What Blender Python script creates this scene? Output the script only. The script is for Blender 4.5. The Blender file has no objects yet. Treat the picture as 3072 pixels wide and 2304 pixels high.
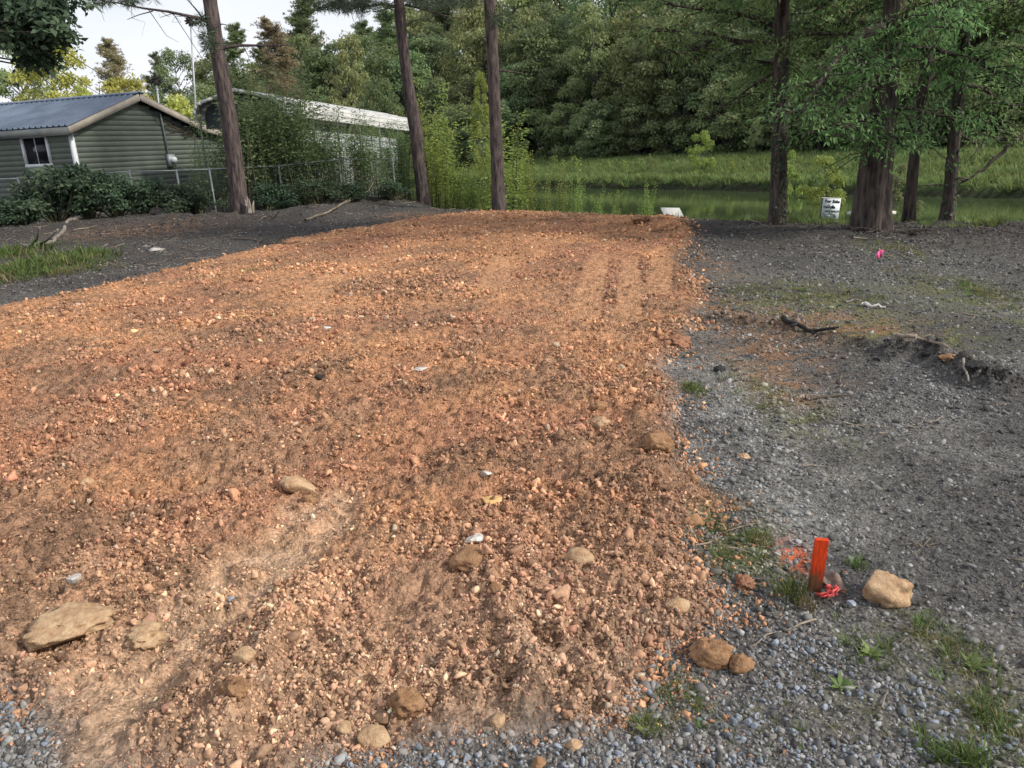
import bpy, bmesh, math
import numpy as np
from mathutils import Vector, Matrix, Euler

rng = np.random.default_rng(7)
sc = bpy.context.scene
COL = sc.collection
rad = math.radians

# ------------------------------------------------------------------ camera
FPX, PITCH, ROLL, EYE = 2277.0, rad(17.5), rad(2.6), 1.5
cF = np.array([0, math.cos(PITCH), -math.sin(PITCH)])
_U0 = np.array([0, math.sin(PITCH), math.cos(PITCH)])
_R0 = np.array([1.0, 0, 0])
cR = _R0 * math.cos(ROLL) - _U0 * math.sin(ROLL)
cU = _U0 * math.cos(ROLL) + _R0 * math.sin(ROLL)
cC = np.array([0, 0, EYE])
cd = bpy.data.cameras.new('camera')
cam = bpy.data.objects.new('camera', cd)
COL.objects.link(cam)
cd.sensor_width = 36.0
cd.lens = FPX / 3072 * 36.0
cd.clip_end = 3000
cam.matrix_world = Matrix(((cR[0], cU[0], -cF[0], 0), (cR[1], cU[1], -cF[1], 0), (cR[2], cU[2], -cF[2], EYE), (0, 0, 0, 1)))
sc.camera = cam

# ------------------------------------------------------------------ world, sun, exposure
SUN_AZ, SUN_EL = rad(112), rad(35)          # azimuth from +Y towards +X
world = bpy.data.worlds.new('World')
sc.world = world
world.use_nodes = True
wn = world.node_tree.nodes
wl = world.node_tree.links
wn.clear()
wo = wn.new('ShaderNodeOutputWorld')
bg = wn.new('ShaderNodeBackground')
sky = wn.new('ShaderNodeTexSky')
sky.sky_type = 'NISHITA'
sky.sun_disc = False
sky.sun_elevation = SUN_EL
sky.sun_rotation = SUN_AZ
sky.air_density = 1.3
sky.dust_density = 2.0
wtc = wn.new('ShaderNodeTexCoord')
wmp = wn.new('ShaderNodeMapping')
wmp.inputs['Scale'].default_value = (1.2, 1.2, 3.2)
wno = wn.new('ShaderNodeTexNoise')
wno.inputs['Scale'].default_value = 2.2
wno.inputs['Detail'].default_value = 7
wno.inputs['Roughness'].default_value = 0.55
wrp = wn.new('ShaderNodeValToRGB')
wrp.color_ramp.elements[0].position = 0.30
wrp.color_ramp.elements[0].color = (0.55, 0.55, 0.55, 1)
wrp.color_ramp.elements[1].position = 0.62
wrp.color_ramp.elements[1].color = (0.97, 0.97, 0.97, 1)
wmx = wn.new('ShaderNodeMix')
wmx.data_type = 'RGBA'
wmx.inputs['B'].default_value = (6.7, 6.8, 7.3, 1)      # cloud layer, same scale as the sky texture
wl.new(wtc.outputs['Generated'], wmp.inputs['Vector'])
wl.new(wmp.outputs['Vector'], wno.inputs['Vector'])
wl.new(wno.outputs['Fac'], wrp.inputs['Fac'])
wl.new(wrp.outputs['Color'], wmx.inputs['Factor'])
wl.new(sky.outputs['Color'], wmx.inputs['A'])
wl.new(wmx.outputs['Result'], bg.inputs['Color'])
bg.inputs['Strength'].default_value = 0.1
wl.new(bg.outputs['Background'], wo.inputs['Surface'])

sd = bpy.data.lights.new('sun', 'SUN')
sd.energy = 2.8
sd.angle = rad(6)
sd.color = (1.0, 0.93, 0.82)
sun = bpy.data.objects.new('sun', sd)
COL.objects.link(sun)
_sv = Vector((math.sin(SUN_AZ) * math.cos(SUN_EL), math.cos(SUN_AZ) * math.cos(SUN_EL), math.sin(SUN_EL)))
sun.rotation_euler = _sv.to_track_quat('Z', 'Y').to_euler()
sun.location = _sv * 60

sc.view_settings.view_transform = 'Standard'
sc.view_settings.look = 'None'
sc.view_settings.exposure = 0.6
sc.view_settings.gamma = 1.0
sc.view_settings.use_curve_mapping = False
sc.render.engine = 'CYCLES'
sc.cycles.use_denoising = True
sc.cycles.max_bounces = 7
sc.cycles.diffuse_bounces = 4
sc.cycles.glossy_bounces = 2
sc.cycles.transmission_bounces = 3
sc.cycles.transparent_max_bounces = 4
sc.cycles.caustics_reflective = False
sc.cycles.caustics_refractive = False
sc.cycles.sample_clamp_indirect = 4.0

# ------------------------------------------------------------------ pixel helpers (D = 2212 px wide view of the photograph)
K = 3072 / 2212.0
def ray(u, v):
    return cF + cR * ((u - 1536) / FPX) + cU * ((1152 - v) / FPX)
def gD(u, v, z=0.0):
    d = ray(u * K, v * K)
    return cC + d * ((z - EYE) / d[2])
def yD(u, v, y):
    d = ray(u * K, v * K)
    return cC + d * (y / d[1])

# ------------------------------------------------------------------ noise
def _h(ix, iy, seed):
    a = (ix.astype(np.int64) * 374761393 + iy.astype(np.int64) * 668265263 + seed * 1442695041) & 0xffffffff
    a = ((a ^ (a >> 13)) * 1274126177) & 0xffffffff
    a = a ^ (a >> 16)
    return (a & 0xffffff) / float(0xffffff)
def vnoise(x, y, seed=0):
    ix = np.floor(x); iy = np.floor(y)
    fx = x - ix; fy = y - iy
    fx = fx * fx * (3 - 2 * fx); fy = fy * fy * (3 - 2 * fy)
    a = _h(ix, iy, seed); b = _h(ix + 1, iy, seed); c = _h(ix, iy + 1, seed); d = _h(ix + 1, iy + 1, seed)
    return (a + (b - a) * fx) * (1 - fy) + (c + (d - c) * fx) * fy
def fbm(x, y, f, octv=4, seed=0, gain=0.5):
    s = 0; a = 1; t = 0
    for o in range(octv):
        s = s + a * vnoise(x * f + o * 17.3, y * f - o * 9.1, seed + o)
        t += a; a *= gain; f *= 2.03
    return s / t
def sstep(a, b, x):
    t = np.clip((x - a) / (b - a), 0, 1)
    return t * t * (3 - 2 * t)

# ------------------------------------------------------------------ mesh helpers
def mesh_np(name, V, polys, mats, mat_idx=None, smooth=True, attrs=None):
    """V (n,3); polys list of int arrays (m,k)"""
    me = bpy.data.meshes.new(name)
    V = np.asarray(V, np.float32)
    polys = [np.asarray(p, np.int32) for p in polys if len(p)]
    tot = np.concatenate([np.full(len(p), p.shape[1], np.int32) for p in polys])
    loops = np.concatenate([p.ravel() for p in polys]).astype(np.int32)
    me.vertices.add(len(V)); me.vertices.foreach_set('co', V.ravel())
    me.loops.add(len(loops)); me.loops.foreach_set('vertex_index', loops)
    st = np.zeros(len(tot), np.int32); st[1:] = np.cumsum(tot)[:-1]
    me.polygons.add(len(tot)); me.polygons.foreach_set('loop_start', st); me.polygons.foreach_set('loop_total', tot)
    if mat_idx is not None: me.polygons.foreach_set('material_index', np.asarray(mat_idx, np.int32))
    if smooth: me.polygons.foreach_set('use_smooth', np.ones(len(tot), bool))
    for m in (mats if isinstance(mats, (list, tuple)) else [mats]): me.materials.append(m)
    for k, a in (attrs or {}).items():
        a = np.asarray(a, np.float32)
        if a.ndim == 1:
            at = me.attributes.new(k, 'FLOAT', 'POINT'); at.data.foreach_set('value', a)
        else:
            at = me.attributes.new(k, 'FLOAT_COLOR', 'POINT')
            at.data.foreach_set('color', np.concatenate([a, np.ones((len(a), 1), np.float32)], 1).ravel())
    me.update(calc_edges=True)
    me.validate()
    return me

class MB:
    """collects quads and triangles with a per-vertex value"""
    def __init__(s): s.V = []; s.Q = []; s.T = []; s.A = []; s.n = 0
    def add(s, V, Q=None, T=None, a=0.5):
        V = np.asarray(V, float)
        if Q is not None and len(Q): s.Q.append(np.asarray(Q) + s.n)
        if T is not None and len(T): s.T.append(np.asarray(T) + s.n)
        s.V.append(V); s.A.append(np.broadcast_to(np.asarray(a, float), (len(V),))); s.n += len(V)
    def box(s, c, size, R=None):
        h = np.array(size) / 2.0
        v = np.array([[x, y, z] for x in (-1, 1) for y in (-1, 1) for z in (-1, 1)]) * h
        if R is not None: v = v @ np.asarray(R).T
        s.add(v + np.array(c), [[0, 1, 3, 2], [4, 6, 7, 5], [0, 4, 5, 1], [2, 3, 7, 6], [0, 2, 6, 4], [1, 5, 7, 3]])
    def bar(s, p, q, w, h, up=(0, 0, 1)):
        p = np.array(p, float); q = np.array(q, float); d = q - p; L = np.linalg.norm(d); d /= L
        x = np.cross(d, up); x /= np.linalg.norm(x); z = np.cross(x, d)
        s.box((p + q) / 2, (w, L, h), np.stack([x, d, z], 1))
    def tube(s, P, r, n=8, a=0.5, cap=True, wob=None):
        P = np.asarray(P, float); m = len(P)
        r = np.broadcast_to(np.asarray(r, float), (m,))
        t = np.gradient(P, axis=0); t /= np.linalg.norm(t, axis=1)[:, None] + 1e-9
        ref = np.array([1.0, 0.03, 0.02]) if abs(t[:, 2]).mean() > 0.6 else np.array([0.02, 0.03, 1.0])
        x = np.cross(t, ref); x /= np.linalg.norm(x, axis=1)[:, None] + 1e-9
        y = np.cross(t, x)
        an = np.arange(n) * 2 * math.pi / n
        rr = r[:, None] * np.ones(n)[None]
        if wob is not None: rr = rr * wob(np.arange(m)[:, None] / max(1, m - 1), an[None])
        V = P[:, None] + rr[..., None] * (np.cos(an)[None, :, None] * x[:, None] + np.sin(an)[None, :, None] * y[:, None])
        i = np.arange(m - 1)[:, None] * n; j = np.arange(n)[None]; k = (j + 1) % n
        Q = np.stack([i + j, i + k, i + n + k, i + n + j], -1).reshape(-1, 4)
        T = None
        V = V.reshape(-1, 3)
        if cap:
            V = np.concatenate([V, P[-1:]]); c = len(V) - 1; b = (m - 1) * n
            T = np.stack([b + np.arange(n), b + (np.arange(n) + 1) % n, np.full(n, c)], 1)
        s.add(V, Q, T, a)
    def leaves(s, C, D, N, L, W, a):
        """rhombic folded leaves: base C, direction D, rough normal N"""
        C = np.asarray(C, float); D = D / (np.linalg.norm(D, axis=1)[:, None] + 1e-9)
        S = np.cross(D, N); S /= np.linalg.norm(S, axis=1)[:, None] + 1e-9
        Nn = np.cross(S, D)
        L = np.broadcast_to(L, (len(C),))[:, None]; W = np.broadcast_to(W, (len(C),))[:, None]
        m = C + D * L * 0.45 + Nn * W * 0.12
        V = np.stack([C, m + S * W * 0.5, C + D * L - Nn * L * 0.12, m - S * W * 0.5], 1).reshape(-1, 3)
        q = np.arange(len(C))[:, None] * 4 + np.arange(4)[None]
        s.add(V, q, None, np.repeat(np.broadcast_to(a, (len(C),)), 4))
    def mesh(s, name, mat, smooth=True):
        P = []
        if s.Q: P.append(np.concatenate(s.Q))
        if s.T: P.append(np.concatenate(s.T))
        return mesh_np(name, np.concatenate(s.V), P, mat, smooth=smooth, attrs={'lv': np.concatenate(s.A)})
    def obj(s, name, mat, parent=None, smooth=False, **kw):
        return link(name, s.mesh(name, mat, smooth), parent, **kw)

def link(name, data, parent=None, label=None, cat=None, group=None, kind=None, loc=None):
    o = bpy.data.objects.new(name, data)
    COL.objects.link(o)
    if parent is not None: o.parent = parent
    if label: o['label'] = label
    if cat: o['category'] = cat
    if group: o['group'] = group
    if kind: o['kind'] = kind
    if loc is not None: o.location = loc
    return o
def thing(name, label, cat, loc=(0, 0, 0), rz=0.0, group=None):
    o = link(name, None, None, label, cat, group, None, loc)
    o.rotation_euler = (0, 0, rz)
    o.empty_display_size = 0.2
    return o

# ------------------------------------------------------------------ materials
def mat(name, col, rough=0.8, spec=0.2, metal=0.0):
    m = bpy.data.materials.new(name); m.use_nodes = True
    b = m.node_tree.nodes['Principled BSDF']
    b.inputs['Base Color'].default_value = (*col, 1)
    b.inputs['Roughness'].default_value = rough
    b.inputs['Specular IOR Level'].default_value = spec
    b.inputs['Metallic'].default_value = metal
    return m
def N(m, t, **kw):
    n = m.node_tree.nodes.new(t)
    for k, v in kw.items():
        if k in n.inputs.keys() and not hasattr(n, k): n.inputs[k].default_value = v
        else: setattr(n, k, v)
    return n
def noisy(name, c0, c1, scale=8.0, detail=6, rough=0.85, spec=0.15, bump=0.0, bscale=None, stretch=(1, 1, 1), lo=0.35, hi=0.65, metal=0.0, bdist=0.01, rnd=0.0):
    m = mat(name, c0, rough, spec, metal)
    nt = m.node_tree; b = nt.nodes['Principled BSDF']; L = nt.links
    tc = N(m, 'ShaderNodeTexCoord'); mp = N(m, 'ShaderNodeMapping'); mp.inputs['Scale'].default_value = stretch
    L.new(tc.outputs['Object'], mp.inputs['Vector'])
    no = N(m, 'ShaderNodeTexNoise', Scale=scale, Detail=detail, Roughness=0.6)
    L.new(mp.outputs['Vector'], no.inputs['Vector'])
    rp = N(m, 'ShaderNodeValToRGB')
    rp.color_ramp.elements[0].position = lo; rp.color_ramp.elements[0].color = (*c0, 1)
    rp.color_ramp.elements[1].position = hi; rp.color_ramp.elements[1].color = (*c1, 1)
    L.new(no.outputs['Fac'], rp.inputs['Fac'])
    out = rp.outputs['Color']
    if rnd:
        oi = N(m, 'ShaderNodeObjectInfo'); hs = N(m, 'ShaderNodeHueSaturation')
        mr = N(m, 'ShaderNodeMapRange'); mr.inputs['To Min'].default_value = 1 - rnd; mr.inputs['To Max'].default_value = 1 + rnd
        L.new(oi.outputs['Random'], mr.inputs['Value']); L.new(mr.outputs['Result'], hs.inputs['Value'])
        L.new(out, hs.inputs['Color']); out = hs.outputs['Color']
    L.new(out, b.inputs['Base Color'])
    if bump:
        n2 = N(m, 'ShaderNodeTexNoise', Scale=bscale or scale * 3, Detail=8, Roughness=0.65)
        L.new(mp.outputs['Vector'], n2.inputs['Vector'])
        bp = N(m, 'ShaderNodeBump', Strength=bump, Distance=bdist)
        L.new(n2.outputs['Fac'], bp.inputs['Height']); L.new(bp.outputs['Normal'], b.inputs['Normal'])
    return m
def leafmat(name, c0, c1, tr=0.3, rnd=0.25):
    """c0 dark, c1 light, driven by the per-leaf value; part translucent"""
    m = bpy.data.materials.new(name); m.use_nodes = True
    nt = m.node_tree; nt.nodes.clear(); L = nt.links
    o = N(m, 'ShaderNodeOutputMaterial')
    at = N(m, 'ShaderNodeAttribute'); at.attribute_name = 'lv'
    rp = N(m, 'ShaderNodeValToRGB')
    rp.color_ramp.elements[0].color = (*c0, 1); rp.color_ramp.elements[1].color = (*c1, 1)
    L.new(at.outputs['Fac'], rp.inputs['Fac'])
    oi = N(m, 'ShaderNodeObjectInfo'); hs = N(m, 'ShaderNodeHueSaturation')
    mr = N(m, 'ShaderNodeMapRange'); mr.inputs['To Min'].default_value = 1 - rnd; mr.inputs['To Max'].default_value = 1 + rnd
    L.new(oi.outputs['Random'], mr.inputs['Value']); L.new(mr.outputs['Result'], hs.inputs['Value'])
    mr2 = N(m, 'ShaderNodeMapRange'); mr2.inputs['To Min'].default_value = 0.475; mr2.inputs['To Max'].default_value = 0.52
    L.new(oi.outputs['Random'], mr2.inputs['Value']); L.new(mr2.outputs['Result'], hs.inputs['Hue'])
    L.new(rp.outputs['Color'], hs.inputs['Color'])
    d = N(m, 'ShaderNodeBsdfPrincipled'); d.inputs['Roughness'].default_value = 0.55; d.inputs['Specular IOR Level'].default_value = 0.25
    t = N(m, 'ShaderNodeBsdfTranslucent')
    L.new(hs.outputs['Color'], d.inputs['Base Color']); L.new(hs.outputs['Color'], t.inputs['Color'])
    mx = N(m, 'ShaderNodeMixShader'); mx.inputs['Fac'].default_value = tr
    L.new(d.outputs[0], mx.inputs[1]); L.new(t.outputs[0], mx.inputs[2]); L.new(mx.outputs[0], o.inputs['Surface'])
    return m
def groundmat(name, fine=90.0, contrast=(0.55, 1.35), bump=0.6, bdist=0.012, vscale=0.0):
    """macro colour from the mesh, fine grain and relief from noise"""
    m = mat(name, (0.3, 0.2, 0.1), 0.95, 0.08)
    nt = m.node_tree; b = nt.nodes['Principled BSDF']; L = nt.links
    at = N(m, 'ShaderNodeAttribute'); at.attribute_name = 'col'
    tc = N(m, 'ShaderNodeTexCoord')
    no = N(m, 'ShaderNodeTexNoise', Scale=fine, Detail=9, Roughness=0.72)
    L.new(tc.outputs['Object'], no.inputs['Vector'])
    mr = N(m, 'ShaderNodeMapRange')
    mr.inputs['From Min'].default_value = 0.3; mr.inputs['From Max'].default_value = 0.7
    mr.inputs['To Min'].default_value = contrast[0]; mr.inputs['To Max'].default_value = contrast[1]
    L.new(no.outputs['Fac'], mr.inputs['Value'])
    mu = N(m, 'ShaderNodeMix'); mu.data_type = 'RGBA'; mu.blend_type = 'MULTIPLY'; mu.inputs['Factor'].default_value = 1
    L.new(at.outputs['Color'], mu.inputs['A']); L.new(mr.outputs['Result'], mu.inputs['B'])
    L.new(mu.outputs['Result'], b.inputs['Base Color'])
    n5 = N(m, 'ShaderNodeTexNoise', Scale=fine * 0.33, Detail=4, Roughness=0.6); L.new(tc.outputs['Object'], n5.inputs['Vector'])
    mr5 = N(m, 'ShaderNodeMapRange'); mr5.inputs['From Min'].default_value = .35; mr5.inputs['From Max'].default_value = .6; mr5.inputs['To Min'].default_value = .55; mr5.inputs['To Max'].default_value = 1.12; L.new(n5.outputs['Fac'], mr5.inputs['Value'])
    mu5 = N(m, 'ShaderNodeMath', operation='MULTIPLY'); L.new(mr.outputs['Result'], mu5.inputs[0]); L.new(mr5.outputs['Result'], mu5.inputs[1]); L.new(mu5.outputs[0], mu.inputs['B'])
    n2 = N(m, 'ShaderNodeTexNoise', Scale=fine * 0.45, Detail=10, Roughness=0.75)
    L.new(tc.outputs['Object'], n2.inputs['Vector'])
    bp = N(m, 'ShaderNodeBump', Strength=bump, Distance=bdist)
    hgt = n2.outputs['Fac']
    if vscale:
        vo = N(m, 'ShaderNodeTexVoronoi', Scale=vscale); vo.feature = 'SMOOTH_F1'
        L.new(tc.outputs['Object'], vo.inputs['Vector'])
        ad = N(m, 'ShaderNodeMath', operation='SUBTRACT'); L.new(n2.outputs['Fac'], ad.inputs[0]); L.new(vo.outputs['Distance'], ad.inputs[1])
        hgt = ad.outputs[0]
    L.new(hgt, bp.inputs['Height']); L.new(bp.outputs['Normal'], b.inputs['Normal'])
    return m

M_dirt = groundmat('orange_dirt', 70.0, (0.55, 1.4), 1.0, 0.014, 95.0)
M_soil = groundmat('grey_soil', 85.0, (0.4, 1.7), 1.0, 0.012, 90.0)
M_bank = groundmat('bank_grass', 9.0, (0.55, 1.4), 0.5, 0.05)

# ------------------------------------------------------------------ ground shape
NEAR = np.array([(-9, 60), (-4, 44), (-2.6, 29), (-0.4, 23.2), (3.4, 18.4), (6.0, 16.2), (9.2, 14.6), (15, 11), (24, 5), (40, -6)], float)
FAR = np.array([(40, 8), (26, 18.5), (17.4, 26.2), (14.2, 29.8), (10.6, 35.9), (3.7, 44.3), (0.2, 49.2), (-4, 56), (-9, 62)], float)
def seg_dist(x, y, P):
    best = np.full(x.shape, 1e9)
    for (ax, ay), (bx, by) in zip(P[:-1], P[1:]):
        dx, dy = bx - ax, by - ay
        t = np.clip(((x - ax) * dx + (y - ay) * dy) / (dx * dx + dy * dy), 0, 1)
        best = np.minimum(best, np.hypot(x - ax - t * dx, y - ay - t * dy))
    return best
def inside(x, y, P):
    r = np.zeros(x.shape, bool)
    Q = np.roll(P, -1, 0)
    for (ax, ay), (bx, by) in zip(P, Q):
        if ay == by: continue
        c = ((ay > y) != (by > y)) & (x < (bx - ax) * (y - ay) / (by - ay) + ax)
        r ^= c
    return r
POND = np.concatenate([NEAR, FAR])
EDGE_D = [(0, 668), (120, 642), (230, 620), (330, 592), (440, 568), (560, 537), (640, 517), (760, 497), (900, 471), (1020, 459), (1300, 454), (1420, 459), (1480, 474),
          (1500, 510), (1460, 560), (1498, 600), (1520, 650), (1490, 720), (1445, 775), (1432, 800), (1472, 830), (1458, 870), (1468, 950), (1480, 1010), (1540, 1058), (1600, 1092),
          (1520, 1112), (1490, 1140), (1482, 1190), (1530, 1262), (1568, 1330), (1500, 1382), (1440, 1402), (1385, 1480), (1340, 1560), (1200, 1592), (1000, 1602), (850, 1622), (700, 1642),
          (640, 1720), (120, 1700), (112, 1600), (20, 1522), (-40, 1500)]
PAD = np.array([gD(u, v)[:2] for u, v in EDGE_D] + [(-2.6, 1.7), (-7.5, 4.5), (-7.6, 7.6)])
PADC = np.concatenate([PAD, PAD[:1]])
def pad_sd(x, y):
    d = seg_dist(x, y, PADC)
    return np.where(inside(x, y, PAD), d, -d)

def lane(x, y, p, q, w):
    """distance along, and a soft window across, a strip from pixel p to q of width w (m)"""
    p = gD(*p)[:2]; q = gD(*q)[:2]; d = q - p; L = np.hypot(*d); d /= L
    t = (x - p[0]) * d[0] + (y - p[1]) * d[1]; c = (x - p[0]) * d[1] - (y - p[1]) * d[0]
    return t, sstep(0, 0.12, t) * sstep(0, 0.12, L - t) * sstep(w / 2, w / 2 - 0.04, np.abs(c)), c
TRACK = [gD(*p)[:2] for p in ((100, 1680), (210, 1545), (330, 1425), (430, 1345), (520, 1270), (640, 1170), (720, 1100))]
def tire(x, y):
    d = seg_dist(x, y, np.array(TRACK))
    return sstep(0.22, 0.10, d + 0.16 * (fbm(x, y, 6, 3, 31) - 0.5)) * (.45 + .55 * sstep(.36, .5, fbm(x, y, 8, 3, 33)))
LANES = (((1296, 552), (1262, 705), 0.30), ((1360, 560), (1362, 708), 0.27), ((1440, 550), (1418, 650), 0.29), ((1085, 560), (1060, 640), 0.4), ((720, 600), (640, 690), 0.4))
def tracks(x, y):
    m = np.zeros(np.shape(x))
    for p, q, w in LANES: m = np.maximum(m, lane(x, y, p, q, w)[1] * (1.0 if p[0] > 1200 else .6))
    return m
def stripes(x, y): return sstep(0.5, 0.62, fbm(x * 0.7, y * 2.0, 0.9, 3, 41)) * sstep(3.0, 5.0, y)
RIDGE = ((1560, 690), (1690, 708), (1780, 735), (1860, 745), (1940, 770), (2010, 775), (2080, 810), (2140, 832), (2260, 850))
def base_z(x, y):
    """large shape: flat lot, fall to the pond, far bank; returns z, zone (0 near land, 1 pond bed, 2 far land)"""
    dn = seg_dist(x, y, NEAR); df = seg_dist(x, y, FAR); ins = inside(x, y, POND)
    wob = 0.5 * (fbm(x, y, 0.8, 3, 5) - 0.5)
    near = ~ins & (dn <= df)
    z = np.where(ins, -1.0 - np.minimum(0.8, 0.35 * np.minimum(dn, df)), 0.0)
    zn = -1.0 * (1 - sstep(0.0, 3.2, dn + wob)) ** 1.3
    zn = zn - 0.045 * np.clip(y - 26, 0, 14) * sstep(-14, -9, x) * sstep(-1, -4, x)
    z = np.where(near, np.maximum(zn, -1.0), z)
    dfw = df + 0.8 * wob
    zf = -1.0 + 0.42 * sstep(0.0, 0.5, dfw) + 0.75 * sstep(0.5, 8.0, dfw) + 0.02 * np.clip(df - 8, 0, 60) + 0.12 * (fbm(x, y, 0.5, 3, 9) - 0.5) * sstep(0.5, 3, df)
    far = ~ins & (dn > df)
    z = np.where(far, zf, z)
    return z, np.where(ins, 1, np.where(far, 2, 0))
def detail_z(x, y, sd, zone):
    r = np.hypot(x, y)
    z = 0.05 * (fbm(x, y, 0.35, 3, 1) - 0.5) * (zone == 0) * sstep(0.0, 4, r)
    pad = sstep(-0.05, 0.16, sd + 0.10 * (fbm(x, y, 5, 3, 2) - 0.5))
    near = (zone == 0)
    f = fbm(x, y, 7.0, 4, 3, 0.6); g = fbm(x, y, 1.9, 3, 12); h = fbm(x, y, 22, 3, 21, 0.6); k_ = vnoise(x * 62, y * 62, 23)
    rough = 0.7 + 0.3 * sstep(9, 3, y)
    tk = tire(x, y)
    dz = 0.045 + 0.05 * (g - 0.5) + rough * (0.095 * (f - 0.5) + 0.075 * (h - 0.5) + 0.03 * (k_ - .5)) * (1 - 0.65 * tk) - 0.05 * tk
    # grouser bars everywhere, weak and patchy
    gate = stripes(x, y)
    dz = dz - gate * 0.045 * np.exp(-((np.mod(y + 0.08 * x + 0.10 * fbm(x, y, 2.5, 2, 42), .18) - .09) / .03) ** 2)
    for p, q, w in LANES:
        t, win, c = lane(x, y, p, q, w)
        win = win * sstep(.26, .40, fbm(x, y, 2.4, 3, 44))
        ph = np.mod(t + .012 * (fbm(x, y, 6, 2, 45) - .5) * 4, .17) - .085
        k = 0.09 if p[0] > 1200 else 0.055
        dz = dz * (1 - 0.8 * win) + win * (0.05 - k * np.exp(-(ph / .042) ** 2) + .012 * (f - .5))
    # furrow and ridge near the bottom of the frame
    d = seg_dist(x, y, np.array([gD(*p)[:2] for p in ((1050, 1260), (1100, 1370), (1150, 1480), (1200, 1570))]))
    dz = dz + 0.035 * np.exp(-(d / 0.05) ** 2)
    d = seg_dist(x, y, np.array([gD(*p)[:2] for p in ((700, 1270), (620, 1370), (560, 1480), (500, 1600))]))
    dz = dz + 0.05 * np.exp(-(d / 0.06) ** 2)
    soil = (0.022 + .05 * sstep(6, 12, r)) * (f - 0.5) + 0.018 * (h - 0.5) + .006 * (k_ - .5)
    # scraped clods and ridge on the right
    d = seg_dist(x, y, np.array([gD(*p)[:2] for p in ((1940, 770), (2010, 775), (2080, 810), (2140, 832))]))
    soil = soil + 0.07 * np.exp(-(d / 0.13) ** 2) * (0.2 + 1.6 * f)
    d = seg_dist(x, y, np.array([gD(*p)[:2] for p in RIDGE]))
    soil = soil + 0.05 * np.exp(-(d / 0.12) ** 2) * (2.2 * h - .3)
    d = seg_dist(x, y, np.array([gD(*p)[:2] for p in ((1370, 490), (1430, 497), (1500, 520))]))
    dz = dz + 0.12 * np.exp(-(d / 0.35) ** 2) * (0.2 + 1.6 * f)
    # berm of pushed-up earth at the left behind the pad and along the thicket
    d = seg_dist(x, y, np.array([gD(*p)[:2] for p in ((0, 505), (120, 495), (260, 480), (430, 480), (640, 466), (800, 445), (960, 433))]))
    soil = soil + 0.16 * np.exp(-(d / 1.1) ** 2) * (0.3 + 1.4 * fbm(x, y, 2.2, 4, 17))
    return z + np.where(near, pad * dz + (1 - pad) * soil, 0.0), pad * near
def height(x, y):
    x = np.atleast_1d(np.asarray(x, float)); y = np.atleast_1d(np.asarray(y, float))
    z, zone = base_z(x, y); dz, _ = detail_z(x, y, pad_sd(x, y), zone)
    return z + dz
def hz(x, y): return float(height(x, y)[0])

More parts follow.
